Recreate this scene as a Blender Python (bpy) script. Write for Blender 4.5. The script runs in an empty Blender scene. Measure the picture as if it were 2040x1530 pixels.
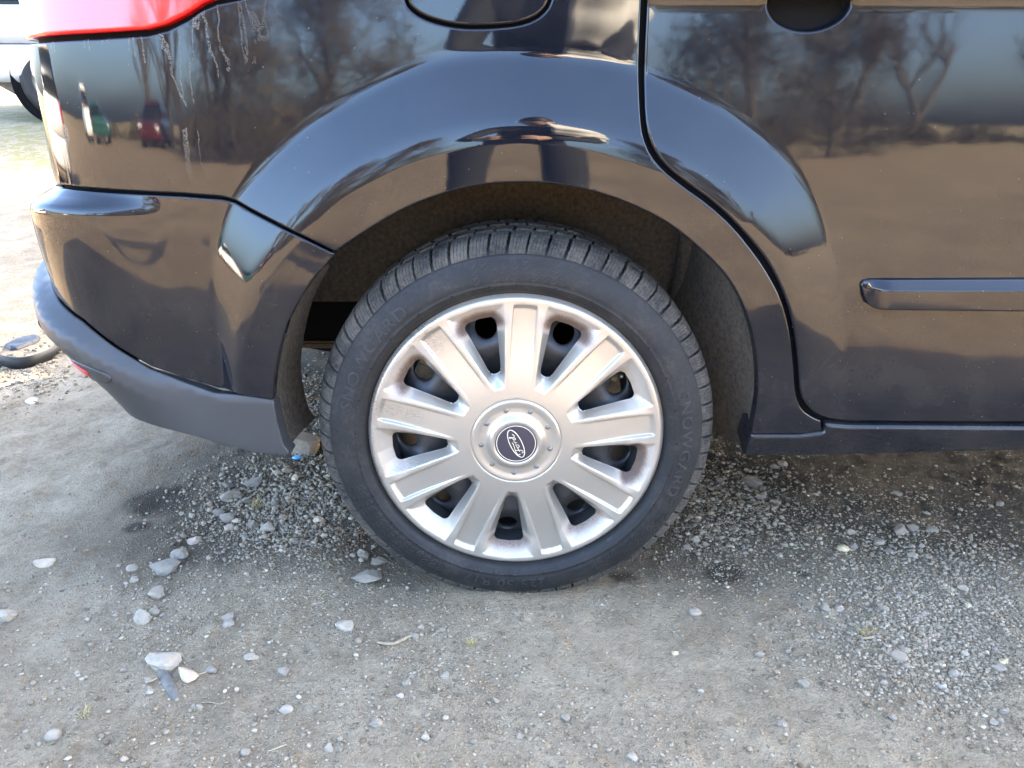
import bpy, bmesh, math, random
import numpy as np
from mathutils import Vector, Matrix
from mathutils.geometry import delaunay_2d_cdt

random.seed(7)
rng = np.random.default_rng(7)
scene = bpy.context.scene
COL = scene.collection
R = math.radians

# ------------------------------------------------------------------ camera
CAM = np.array([-0.0065, -1.117, 0.848])
PITCH = R(21.6)
FPX = 1529.0                       # focal length in photograph pixels (2040 wide)
cd = bpy.data.cameras.new('camera')
cam = bpy.data.objects.new('camera', cd)
COL.objects.link(cam)
cam.location = CAM
cam.rotation_euler = (math.pi/2 - PITCH, 0, 0)
cd.sensor_fit = 'HORIZONTAL'
cd.sensor_width = 36.0
cd.lens = 36.0*FPX/2040.0
cd.clip_start = 0.01
cd.clip_end = 3000
scene.camera = cam

# ------------------------------------------------------------------ sky, sun, exposure
SUN_EL = R(24.5)
SUN_AZ = R(48)                     # from +Y (into the picture) towards +X
w = bpy.data.worlds.new('World')
scene.world = w
w.use_nodes = True
nt = w.node_tree
sky = nt.nodes.new('ShaderNodeTexSky')
sky.sky_type = 'NISHITA'
sky.sun_disc = False
sky.sun_elevation = SUN_EL
sky.sun_rotation = SUN_AZ
sky.altitude = 0
sky.air_density = 0.7
sky.dust_density = 4.0
sky.ozone_density = 6.0
bg = nt.nodes['Background']
bg.inputs['Strength'].default_value = 0.15
nt.links.new(sky.outputs['Color'], bg.inputs['Color'])
ld = bpy.data.lights.new('sun', 'SUN')
sun = bpy.data.objects.new('sun', ld)
COL.objects.link(sun)
ld.energy = 2.9
ld.angle = R(0.53)
ld.color = (1.0, 0.93, 0.82)
sdir = Vector((math.sin(SUN_AZ)*math.cos(SUN_EL), math.cos(SUN_AZ)*math.cos(SUN_EL), math.sin(SUN_EL)))
sun.rotation_euler = sdir.to_track_quat('Z', 'Y').to_euler()
scene.view_settings.view_transform = 'Standard'
scene.view_settings.look = 'None'
scene.view_settings.gamma = 1.0
scene.view_settings.exposure = 4.9
scene.view_settings.use_white_balance = True
scene.view_settings.white_balance_temperature = 8400
scene.view_settings.white_balance_tint = 9

# ------------------------------------------------------------------ small helpers
def link(o, parent=None):
    COL.objects.link(o)
    if parent is not None:
        o.parent = parent
    return o

def tag(o, label=None, cat=None, group=None, kind=None):
    if label: o['label'] = label
    if cat: o['category'] = cat
    if group: o['group'] = group
    if kind: o['kind'] = kind
    return o

def empty(name, loc=(0, 0, 0), rz=0.0):
    o = bpy.data.objects.new(name, None)
    o.empty_display_size = 0.1
    COL.objects.link(o)
    o.location = loc
    o.rotation_euler = (0, 0, rz)
    return o

def mesh_obj(name, verts, faces, mat, parent=None, smooth=True, normals=None):
    me = bpy.data.meshes.new(name)
    me.from_pydata([tuple(map(float, v)) for v in verts], [], [tuple(map(int, f)) for f in faces])
    me.update()
    if mat is not None:
        me.materials.append(mat)
    if smooth:
        me.polygons.foreach_set('use_smooth', [True]*len(me.polygons))
    if normals is not None:
        me.normals_split_custom_set_from_vertices([tuple(map(float, n)) for n in normals])
    o = bpy.data.objects.new(name, me)
    return link(o, parent)

def bm_obj(name, bm, mat, parent=None, smooth=True):
    me = bpy.data.meshes.new(name)
    bm.to_mesh(me); bm.free()
    if mat is not None:
        me.materials.append(mat)
    if smooth:
        me.polygons.foreach_set('use_smooth', [True]*len(me.polygons))
    o = bpy.data.objects.new(name, me)
    return link(o, parent)

def fattr(o, name, values):
    a = o.data.attributes.new(name, 'FLOAT', 'POINT')
    a.data.foreach_set('value', np.asarray(values, dtype=np.float32))

def sstep(a, b, x):
    t = np.clip((x-a)/(b-a), 0, 1)
    return t*t*(3-2*t)

_perm = np.random.default_rng(3).random((256, 256))
def vnoise(x, y):
    xi = np.floor(x).astype(int); yi = np.floor(y).astype(int)
    fx = x-xi; fy = y-yi
    fx = fx*fx*(3-2*fx); fy = fy*fy*(3-2*fy)
    g = lambda i, j: _perm[i % 256, j % 256]
    return ((g(xi, yi)*(1-fx)+g(xi+1, yi)*fx)*(1-fy)+(g(xi, yi+1)*(1-fx)+g(xi+1, yi+1)*fx)*fy)*2-1
def fbm(x, y, n=4):
    s = 0; a = 1.0
    for k in range(n):
        s = s+a*vnoise(x*2**k+17.3*k, y*2**k+5.1*k); a *= 0.5
    return s

# ------------------------------------------------------------------ materials
def mat_new(name):
    m = bpy.data.materials.new(name)
    m.use_nodes = True
    return m, m.node_tree.nodes, m.node_tree.links, m.node_tree.nodes['Principled BSDF']

def simple(name, col, rough=0.5, metal=0.0, spec=0.5, noise=0.0, nscale=30.0, bump=0.0, bscale=200.0, coat=0.0):
    m, N, L, b = mat_new(name)
    b.inputs['Base Color'].default_value = (*col, 1)
    b.inputs['Roughness'].default_value = rough
    b.inputs['Metallic'].default_value = metal
    b.inputs['Specular IOR Level'].default_value = spec
    b.inputs['Coat Weight'].default_value = coat
    tc = N.new('ShaderNodeTexCoord')
    if noise > 0:
        t = N.new('ShaderNodeTexNoise'); t.inputs['Scale'].default_value = nscale; t.inputs['Detail'].default_value = 6
        L.new(tc.outputs['Object'], t.inputs['Vector'])
        r = N.new('ShaderNodeMapRange'); r.inputs['From Min'].default_value = 0.3; r.inputs['From Max'].default_value = 0.7
        r.inputs['To Min'].default_value = 1-noise; r.inputs['To Max'].default_value = 1+noise
        L.new(t.outputs['Fac'], r.inputs['Value'])
        v = N.new('ShaderNodeVectorMath'); v.operation = 'SCALE'; v.inputs[0].default_value = col
        L.new(r.outputs['Result'], v.inputs['Scale']); L.new(v.outputs['Vector'], b.inputs['Base Color'])
    if bump > 0:
        t2 = N.new('ShaderNodeTexNoise'); t2.inputs['Scale'].default_value = bscale; t2.inputs['Detail'].default_value = 4
        L.new(tc.outputs['Object'], t2.inputs['Vector'])
        bp = N.new('ShaderNodeBump'); bp.inputs['Strength'].default_value = bump; bp.inputs['Distance'].default_value = 0.002
        L.new(t2.outputs['Fac'], bp.inputs['Height']); L.new(bp.outputs['Normal'], b.inputs['Normal'])
    return m

def ramp(N, stops, interp='LINEAR'):
    r = N.new('ShaderNodeValToRGB')
    r.color_ramp.interpolation = interp
    el = r.color_ramp.elements
    while len(el) < len(stops): el.new(0.5)
    for e, (p, c) in zip(el, stops):
        e.position = p; e.color = (*c, 1) if len(c) == 3 else c
    return r

def noise_node(N, L, vec, scale, detail=5, rough=0.55, dist=0.0):
    t = N.new('ShaderNodeTexNoise')
    t.inputs['Scale'].default_value = scale; t.inputs['Detail'].default_value = detail
    t.inputs['Roughness'].default_value = rough; t.inputs['Distortion'].default_value = dist
    L.new(vec, t.inputs['Vector'])
    return t

def math_node(N, L, op, a, b=None, clamp=False):
    n = N.new('ShaderNodeMath'); n.operation = op; n.use_clamp = clamp
    for i, v in enumerate((a, b)):
        if v is None: continue
        if isinstance(v, (int, float)): n.inputs[i].default_value = v
        else: L.new(v, n.inputs[i])
    return n.outputs[0]

def mixc(N, L, fac, a, b):
    n = N.new('ShaderNodeMix'); n.data_type = 'RGBA'
    if isinstance(fac, (int, float)): n.inputs['Factor'].default_value = fac
    else: L.new(fac, n.inputs['Factor'])
    for key, v in (('A', a), ('B', b)):
        s = [i for i in n.inputs if i.name == key and i.type == 'RGBA'][0]
        if isinstance(v, tuple): s.default_value = (*v, 1)
        else: L.new(v, s)
    return [o for o in n.outputs if o.type == 'RGBA'][0]

# black paint: dark base under a clear gloss, a film of dust, fine specks and dried water marks
def paint_mat():
    m, N, L, b = mat_new('black_paint')
    geo = N.new('ShaderNodeNewGeometry'); pos = geo.outputs['Position']
    specks = N.new('ShaderNodeTexVoronoi'); specks.inputs['Scale'].default_value = 150; specks.inputs['Randomness'].default_value = 1
    L.new(pos, specks.inputs['Vector'])
    rnd = N.new('ShaderNodeSeparateColor'); L.new(specks.outputs['Color'], rnd.inputs['Color'])
    rad = math_node(N, L, 'MULTIPLY', math_node(N, L, 'POWER', rnd.outputs['Red'], 6.0), 0.16)
    sp = math_node(N, L, 'LESS_THAN', specks.outputs['Distance'], rad)
    gate = noise_node(N, L, pos, 5.0, 3)
    sep0 = N.new('ShaderNodeSeparateXYZ'); L.new(pos, sep0.inputs['Vector'])
    low = N.new('ShaderNodeMapRange'); low.inputs['From Min'].default_value = 0.70; low.inputs['From Max'].default_value = 0.30
    low.inputs['To Min'].default_value = 0.52; low.inputs['To Max'].default_value = 0.30
    L.new(sep0.outputs['Z'], low.inputs['Value'])
    gt = math_node(N, L, 'GREATER_THAN', gate.outputs['Fac'], low.outputs['Result'])
    sp = math_node(N, L, 'MULTIPLY', sp, gt)
    # film of dust, thicker low on the body
    sep = N.new('ShaderNodeSeparateXYZ'); L.new(pos, sep.inputs['Vector'])
    zr = N.new('ShaderNodeMapRange'); zr.inputs['From Min'].default_value = 0.25; zr.inputs['From Max'].default_value = 0.75
    zr.inputs['To Min'].default_value = 1.0; zr.inputs['To Max'].default_value = 0.25
    L.new(sep.outputs['Z'], zr.inputs['Value'])
    nz = noise_node(N, L, pos, 9.0, 8, 0.65)
    film = N.new('ShaderNodeMapRange'); film.inputs['From Min'].default_value = 0.35; film.inputs['From Max'].default_value = 0.75
    film.inputs['To Min'].default_value = 0.006; film.inputs['To Max'].default_value = 0.075
    L.new(nz.outputs['Fac'], film.inputs['Value'])
    dust = math_node(N, L, 'MULTIPLY', film.outputs['Result'], zr.outputs['Result'])
    # dried drip marks running down the quarter panel
    mp = N.new('ShaderNodeMapping'); mp.inputs['Scale'].default_value = (26, 26, 2.2)
    L.new(pos, mp.inputs['Vector'])
    wn = noise_node(N, L, pos, 14.0, 4)
    addv = N.new('ShaderNodeVectorMath'); addv.operation = 'ADD'
    sc = N.new('ShaderNodeVectorMath'); sc.operation = 'SCALE'; sc.inputs['Scale'].default_value = 0.5
    L.new(wn.outputs['Color'], sc.inputs[0]); L.new(mp.outputs['Vector'], addv.inputs[0]); L.new(sc.outputs['Vector'], addv.inputs[1])
    dr = noise_node(N, L, addv.outputs['Vector'], 1.0, 2, 0.4)
    line = math_node(N, L, 'ABSOLUTE', math_node(N, L, 'SUBTRACT', dr.outputs['Fac'], 0.5))
    line = math_node(N, L, 'LESS_THAN', line, 0.010)
    fine = noise_node(N, L, pos, 700.0, 2)
    line = math_node(N, L, 'MULTIPLY', line, math_node(N, L, 'GREATER_THAN', fine.outputs['Fac'], 0.5))
    xr = N.new('ShaderNodeMapRange'); xr.inputs['From Min'].default_value = -0.30; xr.inputs['From Max'].default_value = -0.42
    L.new(sep.outputs['X'], xr.inputs['Value'])
    zr2 = N.new('ShaderNodeMapRange'); zr2.inputs['From Min'].default_value = 0.70; zr2.inputs['From Max'].default_value = 0.78
    L.new(sep.outputs['Z'], zr2.inputs['Value'])
    gn = noise_node(N, L, pos, 4.0, 2)
    line = math_node(N, L, 'MULTIPLY', line, math_node(N, L, 'MULTIPLY', xr.outputs['Result'], zr2.outputs['Result']))
    line = math_node(N, L, 'MULTIPLY', line, math_node(N, L, 'GREATER_THAN', gn.outputs['Fac'], 0.5))
    line = math_node(N, L, 'MULTIPLY', line, 0.30)
    # a handful of fine scratches low on the door
    dirn = math_node(N, L, 'ADD', math_node(N, L, 'MULTIPLY', sep.outputs['X'], 0.88), math_node(N, L, 'MULTIPLY', sep.outputs['Z'], -0.47))
    jit = noise_node(N, L, pos, 30.0, 3)
    fr = math_node(N, L, 'FRACT', math_node(N, L, 'ADD', math_node(N, L, 'MULTIPLY', dirn, 61.0), math_node(N, L, 'MULTIPLY', jit.outputs['Fac'], 1.6)))
    sl = math_node(N, L, 'LESS_THAN', fr, 0.05)
    g1 = noise_node(N, L, pos, 22.0, 2)
    sl = math_node(N, L, 'MULTIPLY', sl, math_node(N, L, 'GREATER_THAN', g1.outputs['Fac'], 0.52))
    for ax, lo_, hi_ in (('X', 0.470, 0.560), ('Z', 0.375, 0.470)):
        sl = math_node(N, L, 'MULTIPLY', sl, math_node(N, L, 'MULTIPLY', math_node(N, L, 'GREATER_THAN', sep.outputs[ax], lo_), math_node(N, L, 'LESS_THAN', sep.outputs[ax], hi_)))
    line = math_node(N, L, 'MAXIMUM', line, math_node(N, L, 'MULTIPLY', sl, 0.07))
    cover = math_node(N, L, 'MAXIMUM', math_node(N, L, 'MAXIMUM', dust, line), math_node(N, L, 'MULTIPLY', sp, 0.28), True)
    L.new(mixc(N, L, cover, (0.0030, 0.0042, 0.0070), (0.27, 0.215, 0.155)), b.inputs['Base Color'])
    rr = math_node(N, L, 'ADD', 0.03, math_node(N, L, 'MULTIPLY', cover, 0.9), True)
    L.new(rr, b.inputs['Roughness'])
    b.inputs['IOR'].default_value = 1.42
    # slight waviness of pressed panels and orange peel
    n1 = noise_node(N, L, pos, 7.0, 2); n2 = noise_node(N, L, pos, 330.0, 2)
    h = math_node(N, L, 'ADD', math_node(N, L, 'MULTIPLY', n1.outputs['Fac'], 1.0), math_node(N, L, 'MULTIPLY', n2.outputs['Fac'], 0.012))
    bp = N.new('ShaderNodeBump'); bp.inputs['Strength'].default_value = 1.0; bp.inputs['Distance'].default_value = 0.00045
    L.new(h, bp.inputs['Height']); L.new(bp.outputs['Normal'], b.inputs['Normal'])
    return m

M = {}
M['paint'] = paint_mat()
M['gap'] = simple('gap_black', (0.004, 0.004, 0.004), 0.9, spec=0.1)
M['plastic'] = simple('grey_bumper_plastic', (0.026, 0.026, 0.026), 0.5, noise=0.10, nscale=12, bump=0.10, bscale=900)
M['liner'] = simple('dusty_liner', (0.080, 0.061, 0.043), 0.92, spec=0.2, noise=0.35, nscale=130, bump=1.0, bscale=420)
M['seal'] = simple('rubber_seal', (0.012, 0.011, 0.011), 0.6)
M['steel'] = simple('black_steel', (0.016, 0.016, 0.017), 0.5, noise=0.3, nscale=25)
M['nut'] = simple('dull_nut', (0.16, 0.145, 0.125), 0.45, metal=0.6)

def lens_mat():
    m, N, L, b = mat_new('red_lens')
    b.inputs['Base Color'].default_value = (0.62, 0.012, 0.012, 1)
    b.inputs['Roughness'].default_value = 0.06
    b.inputs['IOR'].default_value = 1.5
    b.inputs['Subsurface Weight'].default_value = 0.6
    b.inputs['Subsurface Radius'].default_value = (0.03, 0.004, 0.004)
    b.inputs['Subsurface Scale'].default_value = 1.0
    b.inputs['Coat Weight'].default_value = 0.4
    return m
M['lens'] = lens_mat()
M['clear_lens'] = simple('clear_lens', (0.75, 0.72, 0.70), 0.08)
M['reflector'] = simple('reflector_red', (0.45, 0.02, 0.02), 0.12)
M['glass'] = simple('car_glass', (0.006, 0.008, 0.008), 0.02)
M['chrome'] = simple('chrome', (0.6, 0.6, 0.6), 0.15, metal=1.0)

# ------------------------------------------------------------------ picture geometry: rays from the camera
cp, sp_ = math.cos(PITCH), math.sin(PITCH)
def pix_ray(u, v):
    a = (u-1020.0)/FPX; b = -(v-765.0)/FPX
    d = np.array([a, cp+b*sp_, -sp_+b*cp])
    return d/np.linalg.norm(d)
def pix_plane(u, v, y):
    d = pix_ray(u, v); t = (y-CAM[1])/d[1]
    return CAM+d*t
def project(p):
    q = np.asarray(p, float)-CAM
    x = q[..., 0]; zc = q[..., 1]*cp-q[..., 2]*sp_; yc = q[..., 1]*sp_+q[..., 2]*cp
    return np.stack([1020+FPX*x/zc, 765-FPX*yc/zc], -1)

# ------------------------------------------------------------------ the ground
def ground_z(x, y):
    x = np.asarray(x, float); y = np.asarray(y, float)
    z = 0.010*fbm(x*1.1+3, y*1.1+1, 3)
    z = z+0.0035*fbm(x*9, y*9, 3)+0.0012*fbm(x*45, y*45, 2)
    # faint old wheel ruts crossing the left of the yard
    ru = 0.50*x+0.87*y; rv = 0.87*x-0.50*y
    z = z+0.0045*fbm(ru*3.0, rv*16.0, 3)*sstep(0.1, -0.5, x)
    near = np.exp(-((x/0.25)**2+((y-0.05)/0.25)**2))
    z = z*(1-near)
    # mound of loose dirt beside the wheel, tyre sunk a little in
    z = z+0.028*np.exp(-(((x+0.44)/0.13)**2+((y-0.10)/0.16)**2))
    z = z+0.018*np.exp(-(((x-0.62)/0.22)**2+((y-0.30)/0.20)**2))
    # the yard climbs gently behind the car
    z = z+0.62*sstep(2.0, 7.5, y)
    z = z+0.02*fbm(x*0.35+9, y*0.35, 3)*sstep(2.0, 4.0, np.hypot(x, y))
    return z
def pix_ground(u, v):
    d = pix_ray(u, v)
    ts = np.arange(0.6, 14.0, 0.05)
    q = CAM+d*ts[:, None]
    below = np.nonzero(q[:, 2] < ground_z(q[:, 0], q[:, 1]))[0]
    i = below[0] if len(below) else len(ts)-1
    lo, hi = ts[max(i-1, 0)], ts[i]
    for _ in range(16):
        t = (lo+hi)/2; p = CAM+d*t
        if p[2] < float(ground_z(p[0], p[1])): hi = t
        else: lo = t
    p = CAM+d*hi
    return np.array([p[0], p[1], float(ground_z(p[0], p[1]))])
# ------------------------------------------------------------------ the black car: side surface P(s, z)
# plan curve: straight along the side, bending round the rear corner
_S = np.linspace(-2.2, 5.0, 7201)
def _psi(s):
    a = -s
    return (R(10)*sstep(0.35, 0.66, a)+R(65)*sstep(0.565, 0.862, a)+R(15)*sstep(0.85, 1.6, a))
_ps = _psi(_S)
_dx = np.cos(_ps); _dy = -np.sin(_ps)
_i0 = int(np.argmin(abs(_S)))
_X = np.concatenate([[0], np.cumsum((_dx[1:]+_dx[:-1])/2*np.diff(_S))]); _X -= _X[_i0]
_Y = np.concatenate([[0], np.cumsum((_dy[1:]+_dy[:-1])/2*np.diff(_S))]); _Y -= _Y[_i0]

ARC = (0.0, 0.33)
lip_px = [(578,907),(563,887),(550,843),(543,798),(547,750),(557,697),(573,643),(597,597),(627,553),(667,508),(680,494),(747,449),(813,412),(880,387),(947,369),(1030,363),(1113,367),(1180,381),(1247,403),(1313,434),(1360,466),(1410,510),(1447,550),(1473,593),(1493,643),(1505,693),(1510,743),(1510,787),(1503,827),(1497,862),(1487,890),(1480,911)]
crease_px = [(500,905),(482,850),(481,790),(481,743),(487,697),(500,643),(520,587),(547,543),(567,513),(610,466),(680,398),(747,360),(813,328),(880,307),(947,293),(1013,288),(1080,288),(1147,295),(1213,312),(1280,333),(1340,352),(1395,388),(1450,430),(1500,487),(1545,560),(1568,620),(1582,700),(1588,790),(1590,880)]
outer_px = [(450,905),(445,800),(432,720),(420,640),(409,565),(407,500),(423,450),(447,393),(467,367),(500,327),(567,263),(633,210),(680,187),(780,133),(847,103),(947,88),(1030,85),(1147,95),(1263,112),(1360,153),(1427,187),(1493,230),(1547,273),(1587,313),(1620,360),(1647,410),(1670,467),(1680,520),(1690,600),(1692,700),(1690,800),(1688,890)]
def _polar(px, y):
    th = []; rr = []
    for (u, v) in px:
        p = pix_plane(u, v, y)
        a, b = p[0]-ARC[0], p[2]-ARC[1]
        th.append(math.atan2(a, b)); rr.append(math.hypot(a, b))      # angle from straight up, + to the right
    o = np.argsort(th); th = np.array(th)[o]; rr = np.array(rr)[o]
    T = np.radians(np.arange(-150, 150.1, 0.5)); Q = np.interp(T, th, rr)
    ker = np.exp(-0.5*(np.arange(-14, 15)/4.5)**2); ker /= ker.sum()
    Q = np.convolve(np.pad(Q, 14, mode='edge'), ker, 'valid')
    return T, Q
LT, LR = _polar(lip_px, -0.018)
CT, CR = _polar(crease_px, -0.018)
OT, OR_ = _polar(outer_px, 0.012)

_FT = np.linspace(0, 1, 401)
_g = sstep(0.0, 0.22, _FT)*(1-0.80*sstep(0.66, 1.0, _FT))
_FF = np.concatenate([[0], np.cumsum((_g[1:]+_g[:-1])/2)]); _FF /= _FF[-1]
def body_D(s, z, kind='side'):
    """outward offset from the plan curve"""
    s = np.asarray(s, float); z = np.asarray(z, float)
    # tumblehome above, tuck-in at the sill
    D = -0.012-0.045*np.clip(z-0.55, 0, None)**2*1.0-0.004*np.clip(z-0.5, 0, None)
    D = D-1.6*np.clip(0.40-z, 0, None)**2*np.where(s > 0, 1, 0)
    if kind == 'lower':
        D = D+0.014*sstep(0.62, 0.44, -s)
    if kind in ('side', 'door', 'bumper'):
        th = np.arctan2(s-ARC[0], z-ARC[1]); r = np.hypot(s-ARC[0], z-ARC[1])
        rc = np.interp(th, CT, CR); ro = np.interp(th, OT, OR_)
        t = np.clip((ro-r)/np.maximum(ro-rc, 1e-4), 0, 1.0)
        A = np.interp(np.degrees(th), [-140, -110, -95, -75, -50, 0, 45, 62, 80, 100, 140], [0.012, 0.014, 0.019, 0.025, 0.0265, 0.0255, 0.024, 0.019, 0.009, 0.005, 0.0])
        f = np.interp(t, _FT, _FF)
        D = D+A*f
        over = np.clip(rc-r, 0, None)                                   # lip band stands upright
        D = D+np.interp(np.degrees(th), [-90, -45, 0, 45, 90], [0.0, -0.045, -0.055, -0.035, 0.0])*over
    if kind in ('bumper', 'lower'):
        a = sstep(0.50, 0.74, -s)
        top = np.interp(s, SEAM_S, SEAM_Z) if SEAM_S is not None else 0.66
        drop = sstep(0.0, 0.030, top-z)
        D = D+0.040*a*drop
        D = D-0.010*a*sstep(0.05, 0.20, top-z)
    if kind == 'lower':
        q = np.interp(s, LOW_S, LOW_Z)
        D = D+0.003*sstep(0.0, 0.012, q-z)+0.030*a*sstep(0.0, 0.03, q-z)
        D = D-0.9*np.clip(q-0.07-z, 0, None)**2-0.62*a*np.clip(q-0.05-z, 0, None)
    if kind == 'door':
        zc = HANDLE_Z
        D = D+0.008*sstep(zc, zc+0.035, z)+0.008*np.clip(z-zc-0.035, 0, None)
    if kind == 'sill':
        D = D+0.009
    return D

def body_P(s, z, kind='side', extra=0.0):
    s = np.asarray(s, float); z = np.asarray(z, float)
    D = body_D(s, z, kind)+extra
    x = np.interp(s, _S, _X); y = np.interp(s, _S, _Y); p = np.interp(s, _S, _ps)
    nx = -np.sin(p); ny = -np.cos(p)
    return np.stack([x+nx*D, y+ny*D, z*np.ones_like(x)], -1)

def body_N(s, z, kind='side', h=0.0012):
    a = body_P(np.asarray(s)+h, z, kind)-body_P(np.asarray(s)-h, z, kind)
    b = body_P(s, np.asarray(z)+h, kind)-body_P(s, np.asarray(z)-h, kind)
    n = np.cross(a, b)
    n /= np.linalg.norm(n, axis=-1, keepdims=True)
    ta = a/np.linalg.norm(a, axis=-1, keepdims=True); tb = b/np.linalg.norm(b, axis=-1, keepdims=True)
    return n, ta, tb

def px_sz(u, v, kind='side'):
    p = pix_plane(u, v, 0.0)
    x = np.array([p[0], p[2]])
    if u < 420: x[0] = -0.47-(420-u)*0.0009
    for _ in range(40):
        e = project(body_P(x[0], x[1], kind))-np.array([u, v])
        if np.abs(e).max() < 0.02: break
        h = 1e-4
        J = np.stack([(project(body_P(x[0]+h, x[1], kind))-project(body_P(x[0]-h, x[1], kind)))/(2*h),
                      (project(body_P(x[0], x[1]+h, kind))-project(body_P(x[0], x[1]-h, kind)))/(2*h)], -1)
        st = np.linalg.solve(J+1e-6*np.eye(2), e)
        st = np.clip(st, -0.05, 0.05)
        x = x-st
    e = np.abs(project(body_P(x[0], x[1], kind))-np.array([u, v])).max()
    if e > 1.0:
        Sg, Zg = np.meshgrid(np.linspace(-0.95, 1.2, 700), np.linspace(0.24, 1.05, 200))
        q = project(body_P(Sg.ravel(), Zg.ravel(), kind)); err = np.hypot(q[:, 0]-u, q[:, 1]-v)
        err = err+np.abs(Sg.ravel())*0.5
        i = int(np.argmin(err)); x = np.array([Sg.ravel()[i], Zg.ravel()[i]])
        print('px_sz fallback', kind, u, v, x, err[i])
    return x
def poly_sz(pts, kind='side'):
    return [tuple(px_sz(u, v, kind)) for (u, v) in pts]

SEAM_S = None
HANDLE_Z = 2.0; CUP = (9, 9, 1, 1)
seam_px = [(108,368),(133,372),(173,377),(267,384),(367,389),(443,395),(467,401),(500,420),(550,446),(600,471),(667,504)]
seam_sz = poly_sz(seam_px, 'side')
_o = np.argsort([p[0] for p in seam_sz])
_ss = np.array([seam_sz[i][0] for i in _o]); _sz = np.array([seam_sz[i][1] for i in _o])
SEAM_S, SEAM_Z = np.concatenate([[-2.2], _ss]), np.concatenate([[_sz[0]], _sz])
LOW_S = np.array([-2.2, 0.0]); LOW_Z = np.array([0.45, 0.45])
low_px = [(120,597),(167,637),(233,690),(300,730),(367,753),(433,773),(481,787),(542,796)]
low_sz = poly_sz(low_px, 'bumper')
_l0 = low_sz[0]
low_ext = [(-1.95, _l0[1]+0.062), (_l0[0]-0.20, _l0[1]+0.062), (_l0[0]-0.12, _l0[1]+0.052), (_l0[0]-0.05, _l0[1]+0.026)]
LOW_S = np.array([-2.2]+[p[0] for p in low_ext+low_sz]); LOW_Z = np.array([low_ext[0][1]]+[p[1] for p in low_ext+low_sz])
_h = px_sz(1900, 14, 'side'); HANDLE_Z = float(_h[1])
_c = px_sz(1612, 4, 'side'); _c2 = px_sz(1694, 4, 'side'); _c3 = px_sz(1612, 61, 'side')
CUP = (float(_c[0]), float(_c[1]), abs(float(_c2[0]-_c[0])), abs(float(_c3[1]-_c[1])))

def resample(poly, step):
    P = [np.array(p, float) for p in poly]; out = []
    n = len(P)
    for i in range(n):
        a, b = P[i], P[(i+1) % n]
        k = max(1, int(round(np.linalg.norm(b-a)/step)))
        for j in range(k): out.append(a+(b-a)*j/k)
    return np.array(out)
def smooth_open(pts, it=2):
    P = [np.array(p, float) for p in pts]
    for _ in range(it):
        Q = [P[0]]
        for i in range(len(P)-1):
            Q += [P[i]*0.75+P[i+1]*0.25, P[i]*0.25+P[i+1]*0.75]
        Q.append(P[-1]); P = Q
    return [tuple(p) for p in P]
def inside(poly, pts):
    x, y = pts[:, 0], pts[:, 1]; c = np.zeros(len(pts), bool); n = len(poly)
    px, py = poly[:, 0], poly[:, 1]; j = n-1
    for i in range(n):
        cond = ((py[i] > y) != (py[j] > y))
        xx = (px[j]-px[i])*(y-py[i])/((py[j]-py[i])+1e-15)+px[i]
        c ^= cond & (x < xx); j = i
    return c
def dist_poly(poly, pts):
    d = np.full(len(pts), 1e9); n = len(poly); near = np.zeros((len(pts), 2))
    for i in range(n):
        a, b = poly[i], poly[(i+1) % n]; ab = b-a
        t = np.clip(((pts-a)@ab)/(ab@ab+1e-15), 0, 1)
        q = a+t[:, None]*ab; dd = np.hypot(*(pts-q).T)
        m = dd < d; d[m] = dd[m]; near[m] = q[m]
    return d, near

crease_pts = []
for (TT, RR, offs) in ((CT, CR, (-0.006, -0.003, -0.0015, 0.0, 0.0015, 0.003, 0.006, 0.010)), (OT, OR_, (-0.03, -0.024, -0.018, -0.012, -0.008, -0.004, 0.0, 0.004, 0.008))):
    for th in np.radians(np.arange(-135, 110, 0.6)):
        r0 = float(np.interp(th, TT, RR))
        for o in offs: crease_pts.append((ARC[0]+(r0+o)*math.sin(th), ARC[1]+(r0+o)*math.cos(th)))

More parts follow.
